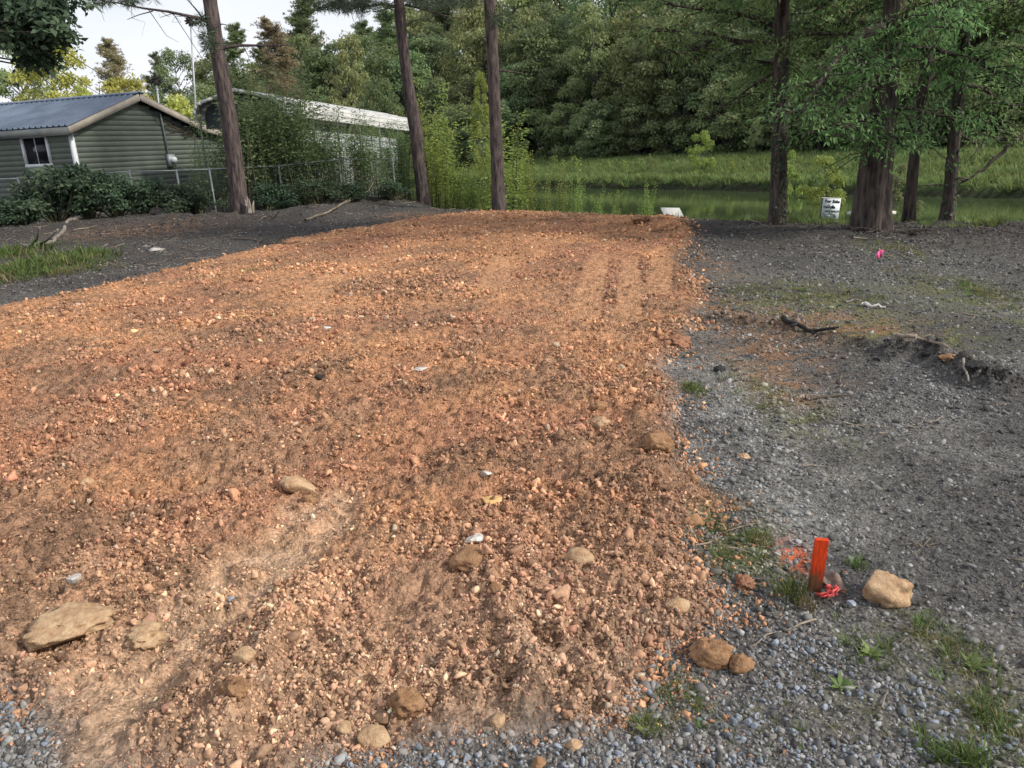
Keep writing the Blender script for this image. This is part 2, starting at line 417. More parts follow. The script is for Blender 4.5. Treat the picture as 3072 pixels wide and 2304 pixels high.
def lerp(a, b, t): return a + (b - a) * t[..., None]
def blob(x, y, u, v, rx, ry, seed, f=3.0):
    p = gD(u, v); q = gD(u + rx, v); r = gD(u, v - ry)
    sx = abs(q[0] - p[0]); sy = abs(r[1] - p[1])
    e = ((x - p[0]) / sx) ** 2 + ((y - p[1]) / sy) ** 2
    return np.clip(1.5 * np.exp(-e) * sstep(0.42, 0.60, fbm(x, y, f * 2.6, 5, seed, 0.75)), 0, 1)
def colour(x, y, sd, zone, pad):
    c3 = lambda *a: np.array(a)
    n1 = fbm(x, y, 0.9, 4, 51); n2 = fbm(x, y, 3.1, 4, 52); n3 = fbm(x, y, 11, 3, 53); n4 = fbm(x, y, 1.7, 4, 54)
    d = np.broadcast_to(c3(.47, .225, .102), x.shape + (3,))
    d = lerp(d, c3(.37, .170, .092), sstep(.45, .66, n1) * 0.85)
    d = lerp(d, c3(.33, .185, .105), sstep(.48, .64, n2) * 0.7 * sstep(12, 5, y))
    d = lerp(d, c3(.27, .150, .088), sstep(.52, .66, n4) * 0.6)
    d = lerp(d, c3(.48, .305, .19), sstep(3.2, 1.6, y + 1.4 * (n2 - .5)) * (0.40 + 0.5 * n3))
    d = lerp(d, c3(.20, .115, .066), sstep(.50, .60, fbm(x, y, 17, 3, 57, .6)) * sstep(.40, .58, n4) * .65 * sstep(14, 6, y))  # random dark brown specks imitating shaded gaps between clods
    d = lerp(d, c3(.50, .32, .195), tire(x, y) * 0.75)
    d = lerp(d, c3(.52, .265, .125), tracks(x, y) * .6)
    d = lerp(d, c3(.24, .12, .06), sstep(.35, .0, sd) * sstep(4, 7, y) * 0.55)
    lum = d @ np.array([.3, .6, .1]); d = lerp(d, 1, np.zeros(x.shape)) * .93 + lum[..., None] * .20 * np.array([1.05, 1.0, .9])
    g = np.broadcast_to(c3(.135, .132, .126), x.shape + (3,))
    g = lerp(g, c3(.085, .082, .08), sstep(.42, .62, n1) * 0.8)
    g = lerp(g, c3(.20, .195, .185), sstep(.48, .66, n2) * 0.45 * sstep(9, 4, y))
    g = lerp(g, c3(.27, .265, .25), blob(x, y, 1560, 950, 130, 200, 61, 2) * 0.45)
    g = lerp(g, c3(.28, .27, .235), blob(x, y, 1640, 850, 90, 110, 62, 3) * 0.5)
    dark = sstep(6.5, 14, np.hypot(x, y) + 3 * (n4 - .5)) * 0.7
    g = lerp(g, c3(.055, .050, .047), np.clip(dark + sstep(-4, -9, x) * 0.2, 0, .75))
    for u, v, rx, ry, s in ((1750, 650, 190, 45, 63), (2150, 650, 130, 60, 64), (1700, 870, 80, 60, 65), (1960, 720, 160, 35, 66), (1930, 540, 60, 20, 67), (1580, 1160, 90, 80, 68), (560, 590, 100, 14, 69), (2120, 1500, 120, 160, 70), (1900, 1480, 200, 60, 71)):
        g = lerp(g, c3(.135, .145, .055), blob(x, y, u, v, rx, ry, s) * 0.75)
    for u, v, rx, ry, s in ((1720, 690, 130, 30, 73), (1800, 710, 170, 25, 74), (1650, 760, 110, 45, 75), (1690, 830, 60, 40, 76), (300, 500, 120, 10, 77), (880, 465, 60, 6, 78), (1480, 540, 40, 40, 79), (1545, 660, 60, 50, 80)):
        g = lerp(g, c3(.25, .14, .075), blob(x, y, u, v, rx, ry, s) * 0.7)
    g = lerp(g, c3(.165, .155, .145), sstep(2.3, 1.7, y + 0.4 * (n2 - .5)) * 0.6)
    dr = seg_dist(x, y, np.array([gD(*p)[:2] for p in RIDGE])); g = lerp(g, c3(.045, .040, .037), np.exp(-(dr / .16) ** 2) * .8 * sstep(.38, .55, n2))
    p = gD(1715, 1200)                                     # orange marking paint sprayed on the ground by the stake
    g = lerp(g, c3(.55, .10, .025), np.exp(-(((x - p[0]) / .06) ** 2 + ((y - p[1]) / .10) ** 2)) * sstep(.44, .52, fbm(x, y, 48, 3, 58)) * 0.95)
    dn = seg_dist(x, y, NEAR)
    g = lerp(g, c3(.07, .12, .035), sstep(2.6, 1.6, dn + 1.2 * (n2 - .5)) * sstep(1.5, 2.5, x) * (zone == 0))
    b = np.broadcast_to(c3(.105, .160, .055), x.shape + (3,))
    b = lerp(b, c3(.17, .21, .085), sstep(.45, .65, n1) * .7)
    b = lerp(b, c3(.05, .10, .03), sstep(.5, .66, n4) * .7)
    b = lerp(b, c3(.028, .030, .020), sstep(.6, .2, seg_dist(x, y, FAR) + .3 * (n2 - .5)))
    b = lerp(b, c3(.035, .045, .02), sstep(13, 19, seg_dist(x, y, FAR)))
    w = np.broadcast_to(c3(.05, .055, .03), x.shape + (3,))
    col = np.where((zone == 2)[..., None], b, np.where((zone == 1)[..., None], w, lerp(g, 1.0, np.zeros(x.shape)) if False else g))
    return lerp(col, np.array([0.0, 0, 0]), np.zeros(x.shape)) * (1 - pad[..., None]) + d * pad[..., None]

ys = [-60, -35, -20, -12, -7, -4, -2, -1, -0.3, 0.2, 0.5, 0.8]
y = 0.8
while y < 21: y += min(max(0.0062 * y, 0.008), 0.019); ys.append(y)
while y < 62: y += 0.25; ys.append(y)
while y < 900: y *= 1.09; ys.append(y)
ys = np.array(ys)
s_in = np.linspace(-1, 1, 500); s_out = 1 + 3.5 * (np.arange(1, 36) / 35.0) ** 1.6
ss = np.concatenate([-s_out[::-1], s_in, s_out])
GY, GS = np.meshgrid(ys, ss, indexing='ij')
GX = GS * (0.80 * np.abs(GY) + 0.9)
gz, zone = base_z(GX, GY)
gsd = pad_sd(GX, GY)
dz, gpad = detail_z(GX, GY, gsd, zone)
GZ = gz + dz
gcol = colour(GX, GY, gsd, zone, gpad)
nr, nc = GX.shape
idx = np.arange(nr * nc).reshape(nr, nc)
quads = np.stack([idx[:-1, :-1], idx[:-1, 1:], idx[1:, 1:], idx[1:, :-1]], -1).reshape(-1, 4)
fpad = (gpad[:-1, :-1] > 0.5).ravel()
fzone = zone[:-1, :-1].ravel()
GV = np.stack([GX, GY, GZ], -1).reshape(-1, 3); GC = gcol.reshape(-1, 3)
def sub(mask, name, m, **kw):
    q = quads[mask]; u, inv = np.unique(q, return_inverse=True)
    return link(name, mesh_np(name, GV[u], [inv.reshape(-1, 4)], m, attrs={'col': GC[u]}), **kw)
sub(fpad, 'dirt_pad', M_dirt, kind='structure', label='spread pad of orange clay fill dirt across the lot')
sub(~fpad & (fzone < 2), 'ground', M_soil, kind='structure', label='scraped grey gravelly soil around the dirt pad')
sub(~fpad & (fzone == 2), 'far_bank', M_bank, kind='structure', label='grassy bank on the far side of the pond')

# pond
M_water = mat('pond_water', (0.050, 0.075, 0.030), 0.03, 0.6)
nt = M_water.node_tree; tc = N(M_water, 'ShaderNodeTexCoord'); mp = N(M_water, 'ShaderNodeMapping'); mp.inputs['Scale'].default_value = (1, 2.2, 1)
no = N(M_water, 'ShaderNodeTexNoise', Scale=1.6, Detail=4); bp = N(M_water, 'ShaderNodeBump', Strength=0.06, Distance=0.05)
nt.links.new(tc.outputs['Object'], mp.inputs['Vector']); nt.links.new(mp.outputs['Vector'], no.inputs['Vector'])
nt.links.new(no.outputs['Fac'], bp.inputs['Height']); nt.links.new(bp.outputs['Normal'], nt.nodes['Principled BSDF'].inputs['Normal'])
wx, wy = np.meshgrid(np.linspace(-12, 44, 57), np.linspace(-8, 64, 73), indexing='ij')
wi = np.arange(57 * 73).reshape(57, 73)
wq = np.stack([wi[:-1, :-1], wi[1:, :-1], wi[1:, 1:], wi[:-1, 1:]], -1).reshape(-1, 4)
wcx = wx[:-1, :-1].ravel() + .5; wcy = wy[:-1, :-1].ravel() + .5
keep = inside(wcx, wcy, POND) | (np.minimum(seg_dist(wcx, wcy, NEAR), seg_dist(wcx, wcy, FAR)) < 2.0)
link('pond', mesh_np('pond', np.stack([wx, wy, np.full(wx.shape, -0.985)], -1).reshape(-1, 3), [wq[keep]], M_water, smooth=True), kind='structure', label='still green pond behind the trees')

# ------------------------------------------------------------------ scatter ("stuff") with geometry nodes
def scatter(name, pts, rot, scl, pick, meshes, label, cat, icol=None):
    me = bpy.data.meshes.new(name)
    n = len(pts)
    me.vertices.add(n); me.vertices.foreach_set('co', np.asarray(pts, np.float32).ravel())
    a = me.attributes.new('rot', 'FLOAT_VECTOR', 'POINT'); a.data.foreach_set('vector', np.asarray(rot, np.float32).ravel())
    a = me.attributes.new('scl', 'FLOAT_VECTOR', 'POINT'); a.data.foreach_set('vector', np.asarray(scl, np.float32).ravel())
    a = me.attributes.new('pick', 'INT', 'POINT'); a.data.foreach_set('value', np.asarray(pick, np.int32))
    if icol is not None:
        a = me.attributes.new('icol', 'FLOAT_VECTOR', 'POINT'); a.data.foreach_set('vector', np.asarray(icol, np.float32).ravel())
    co = bpy.data.collections.new(name + '_pieces')
    for i, m in enumerate(meshes): co.objects.link(bpy.data.objects.new('%s_piece_%02d' % (name, i), m))
    ng = bpy.data.node_groups.new(name + '_scatter', 'GeometryNodeTree')
    ng.interface.new_socket('Geometry', in_out='INPUT', socket_type='NodeSocketGeometry')
    ng.interface.new_socket('Geometry', in_out='OUTPUT', socket_type='NodeSocketGeometry')
    nn = ng.nodes; L = ng.links
    gi = nn.new('NodeGroupInput'); go = nn.new('NodeGroupOutput')
    ci = nn.new('GeometryNodeCollectionInfo'); ci.inputs['Collection'].default_value = co
    ci.inputs['Separate Children'].default_value = True; ci.inputs['Reset Children'].default_value = True
    ip = nn.new('GeometryNodeInstanceOnPoints'); ip.inputs['Pick Instance'].default_value = True
    def na(nm, t):
        q = nn.new('GeometryNodeInputNamedAttribute'); q.data_type = t; q.inputs['Name'].default_value = nm
        return [o for o in q.outputs if o.enabled and o.name == 'Attribute'][0]
    L.new(gi.outputs[0], ip.inputs['Points']); L.new(ci.outputs[0], ip.inputs['Instance'])
    L.new(na('pick', 'INT'), ip.inputs['Instance Index'])
    er = nn.new('FunctionNodeEulerToRotation'); L.new(na('rot', 'FLOAT_VECTOR'), er.inputs[0]); L.new(er.outputs[0], ip.inputs['Rotation'])
    L.new(na('scl', 'FLOAT_VECTOR'), ip.inputs['Scale']); L.new(ip.outputs[0], go.inputs[0])
    o = link(name, me, None, label, cat, kind='stuff')
    md = o.modifiers.new('scatter', 'NODES'); md.node_group = ng
    return o

def ico(sub=2):
    bm = bmesh.new(); bmesh.ops.create_icosphere(bm, subdivisions=sub, radius=1.0)
    V = np.array([v.co[:] for v in bm.verts]); T = np.array([[v.index for v in f.verts] for f in bm.faces]); bm.free()
    return V, T
ICO1, ICO2, ICO3, ICO4 = ico(1), ico(2), ico(3), ico(4)
def n3(V, f, seed):
    return (vnoise(V[:, 0] * f + seed, V[:, 1] * f + V[:, 2] * f * 0.7, seed) + vnoise(V[:, 1] * f - seed, V[:, 2] * f + V[:, 0] * f * 0.6, seed + 5) + vnoise(V[:, 2] * f, V[:, 0] * f - V[:, 1] * f * 0.8, seed + 9)) / 3 - 0.5
def rock_mesh(name, m, seed, src=ICO2, amp=0.5, cuts=7, fine=0.0, shape=(1, 1, 1), smooth=True, cutd=(0.66, 0.95)):
    V, T = src; V = V.copy(); r = np.random.default_rng(seed)
    V *= (1 + amp * n3(V, 1.7, seed) + fine * n3(V, 5.0, seed + 3) + fine * 0.6 * n3(V, 11.0, seed + 8))[:, None]
    for k in range(cuts):
        d = r.normal(size=3); d /= np.linalg.norm(d); c = r.uniform(*cutd)
        e = V @ d - c; V = V - np.where(e > 0, e, 0)[:, None] * d[None] * 0.9
    V *= np.array(shape)
    return mesh_np(name, V, [T], m, smooth=smooth, attrs={'lv': r.uniform(0, 1, len(V))})

M_clodA = noisy('clod_orange', (.40, .175, .07), (.54, .26, .11), 3, rnd=0.35, bump=0.5, bscale=9, bdist=0.2)
M_clodB = noisy('clod_brown', (.25, .125, .062), (.36, .18, .085), 3, rnd=0.35, bump=0.5, bscale=9, bdist=0.2)
M_clodC = noisy('clod_tan', (.44, .27, .145), (.58, .40, .24), 3, rnd=0.3, bump=0.5, bscale=9, bdist=0.2)
M_clodD = noisy('clod_red', (.38, .14, .085), (.48, .20, .12), 3, rnd=0.3, bump=0.5, bscale=9, bdist=0.2)
M_peb = noisy('pebble_grey', (.12, .115, .11), (.22, .215, .20), 3, rnd=0.5, rough=0.8)
M_peb2 = noisy('pebble_pale', (.26, .25, .235), (.38, .37, .35), 3, rnd=0.4, rough=0.8)
M_blue = noisy('gravel_blue', (.13, .15, .18), (.26, .285, .32), 3, rnd=0.45, rough=0.7)
M_blk = noisy('clod_black', (.028, .026, .026), (.05, .047, .045), 3, rnd=0.3, bump=0.4, bscale=9, bdist=0.2)
def pointmat(name, lo, hi, bump=.5):
    m = mat(name, (.3, .2, .1), .95, .08); L = m.node_tree.links; b = m.node_tree.nodes['Principled BSDF']
    at = N(m, 'ShaderNodeAttribute'); at.attribute_type = 'INSTANCER'; at.attribute_name = 'icol'
    tc = N(m, 'ShaderNodeTexCoord'); no = N(m, 'ShaderNodeTexNoise', Scale=3.0, Detail=6, Roughness=.7); L.new(tc.outputs['Object'], no.inputs['Vector'])
    mr = N(m, 'ShaderNodeMapRange'); mr.inputs['From Min'].default_value = .3; mr.inputs['From Max'].default_value = .7; mr.inputs['To Min'].default_value = lo; mr.inputs['To Max'].default_value = hi
    L.new(no.outputs['Fac'], mr.inputs['Value'])
    mu = N(m, 'ShaderNodeMix'); mu.data_type = 'RGBA'; mu.blend_type = 'MULTIPLY'; mu.inputs['Factor'].default_value = 1
    L.new(at.outputs['Color'], mu.inputs['A']); L.new(mr.outputs['Result'], mu.inputs['B']); L.new(mu.outputs['Result'], b.inputs['Base Color'])
    return m
M_clodI = pointmat('clod_earth', .65, 1.3); M_pebI = pointmat('pebble_grey', .8, 1.2)
dirt_meshes = [rock_mesh('clod', M_clodI, 100 + i, ICO2 if i < 6 else ICO1, 1.8, 6, 1.5, (1, .8, .75), smooth=False, cutd=(.35, .8)) for i in range(10)]
peb_meshes = [rock_mesh('pebble', M_pebI, 140 + i, ICO1, 0.6, 4, 0, (1, .75, .5), smooth=False) for i in range(6)]
def gcolour(x, y):
    z, zn = base_z(x, y); sd = pad_sd(x, y); _, pd = detail_z(x, y, sd, zn); return colour(x, y, sd, zn, pd), pd
grav_meshes = [rock_mesh('gravel', M_blue, 160 + i, ICO2, 0.7, 8, 0, (1, .8, .6), smooth=False, cutd=(.45, .8)) for i in range(5)]

def fan(n, y0, y1, half=0.78, p=2.0):
    """random ground points, denser near the road end"""
    u = rng.random(n); a = 1 - p
    if abs(a) < 1e-6: yy = y0 * (y1 / y0) ** u
    else: yy = (y0 ** (a + 1) + u * (y1 ** (a + 1) - y0 ** (a + 1))) ** (1 / (a + 1)) if abs(a + 1) > 1e-6 else y0 * (y1 / y0) ** u
    return rng.uniform(-1, 1, n) * (half * yy + 0.7), yy
def rot_rand(n): return rng.uniform(0, 6.283, (n, 3))

x, yv = fan(380000, 1.2, 19, p=2.0)
sd = pad_sd(x, yv)
cl = sstep(.40, .62, fbm(x, yv, 2.6, 3, 91)); tk = tire(x, yv)
keep = (rng.random(len(x)) < np.where(sd > -0.02, 1, np.exp(sd / 0.09) * 0.7)) & (rng.random(len(x)) < (0.35 + 0.65 * cl) * (1 - 0.75 * tk) * (1 - .97 * np.clip(tracks(x, yv) * 1.6, 0, 1)) * (1 - .4 * stripes(x, yv))) & (sd > -0.5)
x, yv, sd, cl = x[keep], yv[keep], sd[keep], cl[keep]
n = len(x)
size = np.exp(rng.normal(0, 0.5, n)) * (0.0020 + 0.0010 * yv) * (0.75 + 0.5 * cl)
big = rng.random(n) < 0.0035
size = np.where(big, size * rng.uniform(2, 4.0, n), size)
size = np.clip(size, 0.002, 0.035)
zz = height(x, yv) + size * 0.2
gc, pd = gcolour(x, yv)
dc = np.array([.42, .23, .13]); gc = gc * pd[:, None] + dc * (1 - pd[:, None])
gc = gc * np.exp(rng.normal(-.06, .36, n))[:, None]
pale = rng.random(n) < .02; gc = np.where(pale[:, None], np.array([.55, .44, .32]) * rng.uniform(.7, 1.1, (n, 1)), gc)
redd = rng.random(n) < .12; gc = np.where(redd[:, None], gc * [.98, .86, .92], gc)
s3 = size[:, None] * rng.uniform(0.7, 1.3, (n, 3))
scatter('dirt_clods', np.stack([x, yv, zz], 1), rot_rand(n) * [0.5, 0.5, 1], s3, rng.integers(0, 10, n), dirt_meshes, 'small crumbs and clods of orange clay strewn over the dirt pad', 'clods', np.clip(gc, .02, .8))

x, yv = fan(260000, 1.25, 22, half=0.85, p=2.0)
sd = pad_sd(x, yv); bz, zn_ = base_z(x, yv)
keep = (sd < 0.02) & (zn_ == 0) & (rng.random(len(x)) < 0.35 + 0.65 * sstep(.42, .6, fbm(x, yv, 1.5, 3, 93))) & (bz > -0.25)
x, yv = x[keep], yv[keep]; n = len(x)
size = np.clip(np.exp(rng.normal(0, 0.5, n)) * (0.0038 + 0.0008 * yv), 0.003, 0.03)
gc, pd = gcolour(x, yv)
gc = gc * np.exp(rng.normal(.12, .42, n))[:, None]
gc = lerp(gc, gc.mean(1, keepdims=True) * np.array([1, 1, 1.0]), np.full(n, .5))
scatter('pebbles', np.stack([x, yv, height(x, yv) + size * 0.1], 1), rot_rand(n) * [0.15, 0.15, 1], size[:, None] * rng.uniform(0.8, 1.3, (n, 3)), rng.integers(0, 6, n), peb_meshes, 'grey pebbles pressed into the scraped soil', 'pebbles', np.clip(gc, .02, .34))

x, yv = fan(10500, 1.25, 2.9, half=0.9, p=1.0)
sd = pad_sd(x, yv)
wgt = sstep(.56, .66, fbm(x, yv, 3.6, 4, 95)) * sstep(2.3, 1.85, yv)
wgt = np.maximum(wgt, sstep(1.66, 1.54, yv) * 0.7 * (x < .75))
keep = (sd < 0.0) & (rng.random(len(x)) < wgt) & (x > -1.6)
x, yv = x[keep], yv[keep]; n = len(x)
size = np.clip(np.exp(rng.normal(0, 0.35, n)) * 0.0075, 0.004, 0.016)
scatter('blue_gravel', np.stack([x, yv, height(x, yv) + size * 0.35], 1), rot_rand(n), size[:, None] * rng.uniform(0.8, 1.3, (n, 3)), rng.integers(0, 5, n), grav_meshes, 'loose blue grey crushed gravel at the road edge', 'gravel')

# fine twigs and dead stalks in the dark soil
M_twig = noisy('twig', (.10, .075, .055), (.24, .20, .16), 4, rnd=0.5)
tw = []
for i in range(5):
    mb = MB(); P = np.cumsum(rng.normal(0, .12, (6, 3)) * [1, .5, .25] + [.33, 0, 0], 0); P -= P.mean(0)
    mb.tube(P, np.linspace(.028, .012, 6), 4); tw.append(mb.mesh('twig', M_twig))
x, yv = fan(16000, 1.8, 26, half=0.85, p=1.0)
sd = pad_sd(x, yv); bz, zn_ = base_z(x, yv)
keep = (sd < -0.1) & (zn_ == 0) & (bz > -.4) & (rng.random(len(x)) < 0.2 + .8 * sstep(8, 14, np.hypot(x, yv)))
x, yv = x[keep], yv[keep]; n = len(x)
s = np.exp(rng.normal(0, .5, n)) * (0.03 + .006 * yv)
scatter('twig_litter', np.stack([x, yv, height(x, yv) + s * .02], 1), rng.uniform(0, 6.28, (n, 3)) * [0.02, 0.02, 1], np.stack([s, s, s], 1), rng.integers(0, 5, n), tw, 'broken twigs and dead stalks littering the dark soil', 'twigs')

# grass blades: patches
M_grass = leafmat('grass_green', (.045, .075, .018), (.13, .19, .05), 0.3)
M_dry = leafmat('grass_dry', (.12, .11, .045), (.26, .22, .10), 0.25)
def tuft_mesh(name, m, nb, h, spread, seed, w=0.006, lean=0.5):
    r = np.random.default_rng(seed); mb = MB()
    az = r.uniform(0, 6.283, nb); rr = spread * np.sqrt(r.random(nb)); C = np.stack([rr * np.cos(az), rr * np.sin(az), np.full(nb, -.01 * h)], 1)
    az2 = az + r.normal(0, .9, nb); ln = lean * r.uniform(.2, 1.2, nb)
    L = h * r.uniform(.5, 1.1, nb); D = np.stack([np.cos(az2) * ln, np.sin(az2) * ln, np.ones(nb)], 1); D /= np.linalg.norm(D, axis=1)[:, None]
    side = np.stack([-np.sin(az2), np.cos(az2), np.zeros(nb)], 1) * (w * r.uniform(.6, 1.3, nb))[:, None]
    M1 = C + D * (L * .55)[:, None]; D2 = D + np.stack([np.cos(az2), np.sin(az2), np.full(nb, -.3)], 1) * (.7 * ln)[:, None]
    T1 = M1 + D2 * (L * .45)[:, None]
    V = np.stack([C - side, C + side, M1 + side * .8, M1 - side * .8, T1], 1).reshape(-1, 3)
    k = np.arange(nb)[:, None] * 5
    mb.add(V, np.concatenate([k, k + 1, k + 2, k + 3], 1), np.concatenate([k + 3, k + 2, k + 4], 1), np.repeat(r.uniform(0, 1, nb), 5))
    return mb.mesh(name, m)
gt = [tuft_mesh('blades', M_grass, 14, 1.0, .45, 200 + i, .028, .9) for i in range(3)] + [tuft_mesh('blades', M_dry, 12, .9, .5, 210 + i, .022, 1.1) for i in range(2)]
px, py, ps, pk = [], [], [], []
for u, v, rx, ry, cnt, s, dry in ((1580, 1165, 75, 55, 260, .035, .5), (1545, 1205, 40, 40, 90, .03, .5), (1640, 1170, 40, 25, 60, .045, .7), (1880, 1400, 60, 40, 50, .045, .1), (1990, 1350, 60, 40, 80, .04, .6),
                                  (2080, 1420, 60, 60, 110, .045, .5), (2140, 1560, 50, 70, 130, .05, .3), (2080, 1640, 60, 30, 90, .05, .1), (1480, 1510, 60, 50, 110, .04, .6), (1400, 1570, 40, 25, 60, .04, .5), (1640, 1560, 120, 60, 70, .03, .6),
                                  (1900, 1570, 160, 80, 90, .03, .7), (90, 575, 75, 22, 420, .16, .25), (20, 550, 40, 12, 160, .16, .2), (150, 585, 60, 12, 160, .10, .6), (1740, 640, 140, 25, 160, .05, .6),
                                  (2150, 640, 70, 50, 160, .06, .5), (1500, 840, 22, 14, 60, .05, .3), (1650, 860, 60, 50, 110, .03, .7), (1930, 535, 60, 12, 60, .06, .6), (550, 590, 70, 8, 50, .05, .5), (1480, 700, 25, 30, 30, .04, .4)):
    c = gD(u, v); a = gD(u + rx, v); b = gD(u, v - ry)
    cnt = int(cnt * (.5 if v > 1000 else 1)); s = s * (.62 if v > 1000 else .8)
    t = rng.normal(0, .6, (cnt, 2)); q = np.stack([c[0] + t[:, 0] * abs(a[0] - c[0]), c[1] + t[:, 1] * abs(b[1] - c[1])], 1)
    px.append(q[:, 0]); py.append(q[:, 1]); ps.append(s * np.exp(rng.normal(0, .35, cnt))); pk.append(np.where(rng.random(cnt) < dry, rng.integers(3, 5, cnt), rng.integers(0, 3, cnt)))
px, py, ps, pk = map(np.concatenate, (px, py, ps, pk)); n = len(px)
scatter('grass', np.stack([px, py, height(px, py)], 1), np.stack([np.zeros(n), np.zeros(n), rng.uniform(0, 6.28, n)], 1), np.stack([ps * 1.3, ps * 1.3, ps], 1), pk, gt, 'sparse weedy grass growing in patches on the soil', 'grass')
# lusher shore grass by the sign and grass of the far bank
x = rng.uniform(1.0, 12.5, 5200); yv = rng.uniform(9, 22, 5200)
dn = seg_dist(x, yv, NEAR); keep = (~inside(x, yv, POND)) & (dn < 2.4 + 1.2 * sstep(4.2, 5, x) * sstep(8.2, 7.2, x) + 0.8 * (fbm(x, yv, 1, 2, 5) - .5)) & (rng.random(5200) < sstep(0, 1, x))
x, yv = x[keep], yv[keep]
x2 = rng.uniform(-6, 34, 26000); y2 = rng.uniform(16, 64, 26000)
df = seg_dist(x2, y2, FAR); _, z2 = base_z(x2, y2); keep = (z2 == 2) & (df > .25) & (df < 13)
x2, y2 = x2[keep], y2[keep]
X = np.concatenate([x, x2]); Y = np.concatenate([yv, y2]); n = len(X)
s = np.concatenate([rng.uniform(.10, .26, len(x)) * (1 - .55 * sstep(5.2, 5.8, x) * sstep(7.6, 7.0, x)), rng.uniform(.22, .5, len(x2))])
M_lush = leafmat('grass_lush', (.09, .14, .045), (.28, .35, .13), 0.45)
lt = [tuft_mesh('blades', M_lush, 22, 1.0, .4, 220 + i, .03, .7) for i in range(3)]
scatter('shore_grass', np.stack([X, Y, height(X, Y) - .02], 1), np.stack([np.zeros(n), np.zeros(n), rng.uniform(0, 6.28, n)], 1), np.stack([s * 1.3, s * 1.3, s], 1), rng.integers(0, 3, n), lt, 'fresh green grass on the banks of the pond', 'grass')

# ------------------------------------------------------------------ trees
M_pine = noisy('bark_pine', (.030, .025, .027), (.135, .105, .098), 16, 8, bump=1.0, bscale=14, stretch=(1, 1, .2), bdist=.05)
M_bark = noisy('bark_dark', (.022, .019, .019), (.12, .098, .085), 17, 8, bump=1.0, bscale=15, stretch=(1, 1, .16), bdist=.05)
M_barkg = noisy('bark_grey', (.05, .055, .06), (.13, .125, .12), 5, 8, bump=.6, stretch=(1, 1, .2), bdist=.03)
M_stem = noisy('stem_green', (.05, .06, .03), (.12, .12, .07), 5)
M_lf_near = leafmat('leaf_oak_near', (.070, .142, .060), (.275, .430, .155), .52, .1)
M_lf_dark = leafmat('leaf_dark', (.090, .140, .070), (.310, .385, .175), .45)
M_lf_mid = leafmat('leaf_mid', (.130, .180, .085), (.400, .465, .215), .52)
M_lf_blue = leafmat('leaf_bluegreen', (.100, .150, .082), (.325, .400, .195), .45)
M_lf_sun = leafmat('leaf_sun_yellow', (.28, .30, .06), (.66, .64, .20), .5, .1)  # golden sunlight on the left trees, put into the leaf colour
M_lf_sunpale = leafmat('leaf_sun_pale', (.15, .18, .08), (.42, .44, .20), .45, .15)  # sunlit treetops imitated by a paler leaf colour
M_lf_tan = leafmat('leaf_tan', (.20, .18, .10), (.46, .40, .24), .3, .1)  # tan tone carries sunlight painted into far crowns
M_lf_bamb = leafmat('leaf_thicket', (.085, .140, .066), (.270, .360, .160), .48, .15)
M_lf_brt = leafmat('leaf_sapling', (.18, .27, .06), (.42, .52, .15), .5, .12)
M_lf_bush = leafmat('leaf_bush', (.030, .058, .038), (.110, .165, .092), .35, .1)
M_needle = leafmat('pine_needle', (.025, .038, .026), (.085, .105, .06), .2, .1)

def blob_crown(mb, r, centers, radii, per, lsize, aspect=0.6, droop=0.0, clumpvar=0.25):
    for c, R in zip(centers, radii):
        n = int(per * r.uniform(.8, 1.2))
        d = r.normal(size=(n, 3)); d /= np.linalg.norm(d, axis=1)[:, None]
        d[:, 2] = np.where(d[:, 2] < -.3, -d[:, 2], d[:, 2])
        rr = R * r.random(n) ** .4
        P = c + d * rr[:, None] * np.array([1, 1, .72])
        N_ = d * .7 + r.normal(0, .6, (n, 3)) + [0, 0, .35]
        D = np.cross(N_, r.normal(size=(n, 3))) + d * .25 - np.array([0, 0, droop])
        cv = np.clip(.5 + r.normal(0, clumpvar), .05, .95)
        a = np.clip(cv * .6 + .4 * r.random(n), 0, 1)
        L = lsize * r.uniform(.6, 1.3, n)
        mb.leaves(P, D, N_, L, L * aspect, a)
def broadleaf(seed, H=12.0, cr=3.2, cb=0.22, nclump=46, per=130, lsize=.24, low=False):
    """returns trunk builder, crown builder"""
    r = np.random.default_rng(seed); tr = MB(); cr_ = MB()
    P = [np.zeros(3)]
    for k in range(8): P.append(P[-1] + np.array([r.normal(0, .12), r.normal(0, .12), H * .9 / 8]))
    P = np.array(P); R0 = .014 * H + .02
    tr.tube(P, np.linspace(R0, R0 * .15, 9) * np.array([1.25] + [1] * 8), 8)
    C, Rr = [], []
    for k in range(nclump):
        t = r.uniform(0, 1) ** (.85 if not low else 1.1); z = H * (cb + (1 - cb) * t * .97)
        prof = math.sin(math.pi * min(1, .12 + .83 * t) ** .85) ** .7
        az = r.uniform(0, 6.283); q = cr * prof * (.45 + .6 * math.sqrt(r.random()))
        c = np.array([q * math.cos(az), q * math.sin(az), z]); c[:2] += P[min(8, int(z / (H * .9) * 8))][:2]
        C.append(c); Rr.append(r.uniform(.6, 1.15) * cr * .36)
        zz = max(.3, z - .55 * q - .3); b = P[min(7, int(zz / (H * .9) * 8))] * [1, 1, 0] + [0, 0, zz]
        tr.tube([b, b * .5 + c * .5 + [0, 0, .12 * q], c], [R0 * .28, R0 * .18, R0 * .06], 4)
    blob_crown(cr_, r, C, Rr, per, lsize)
    return tr, cr_
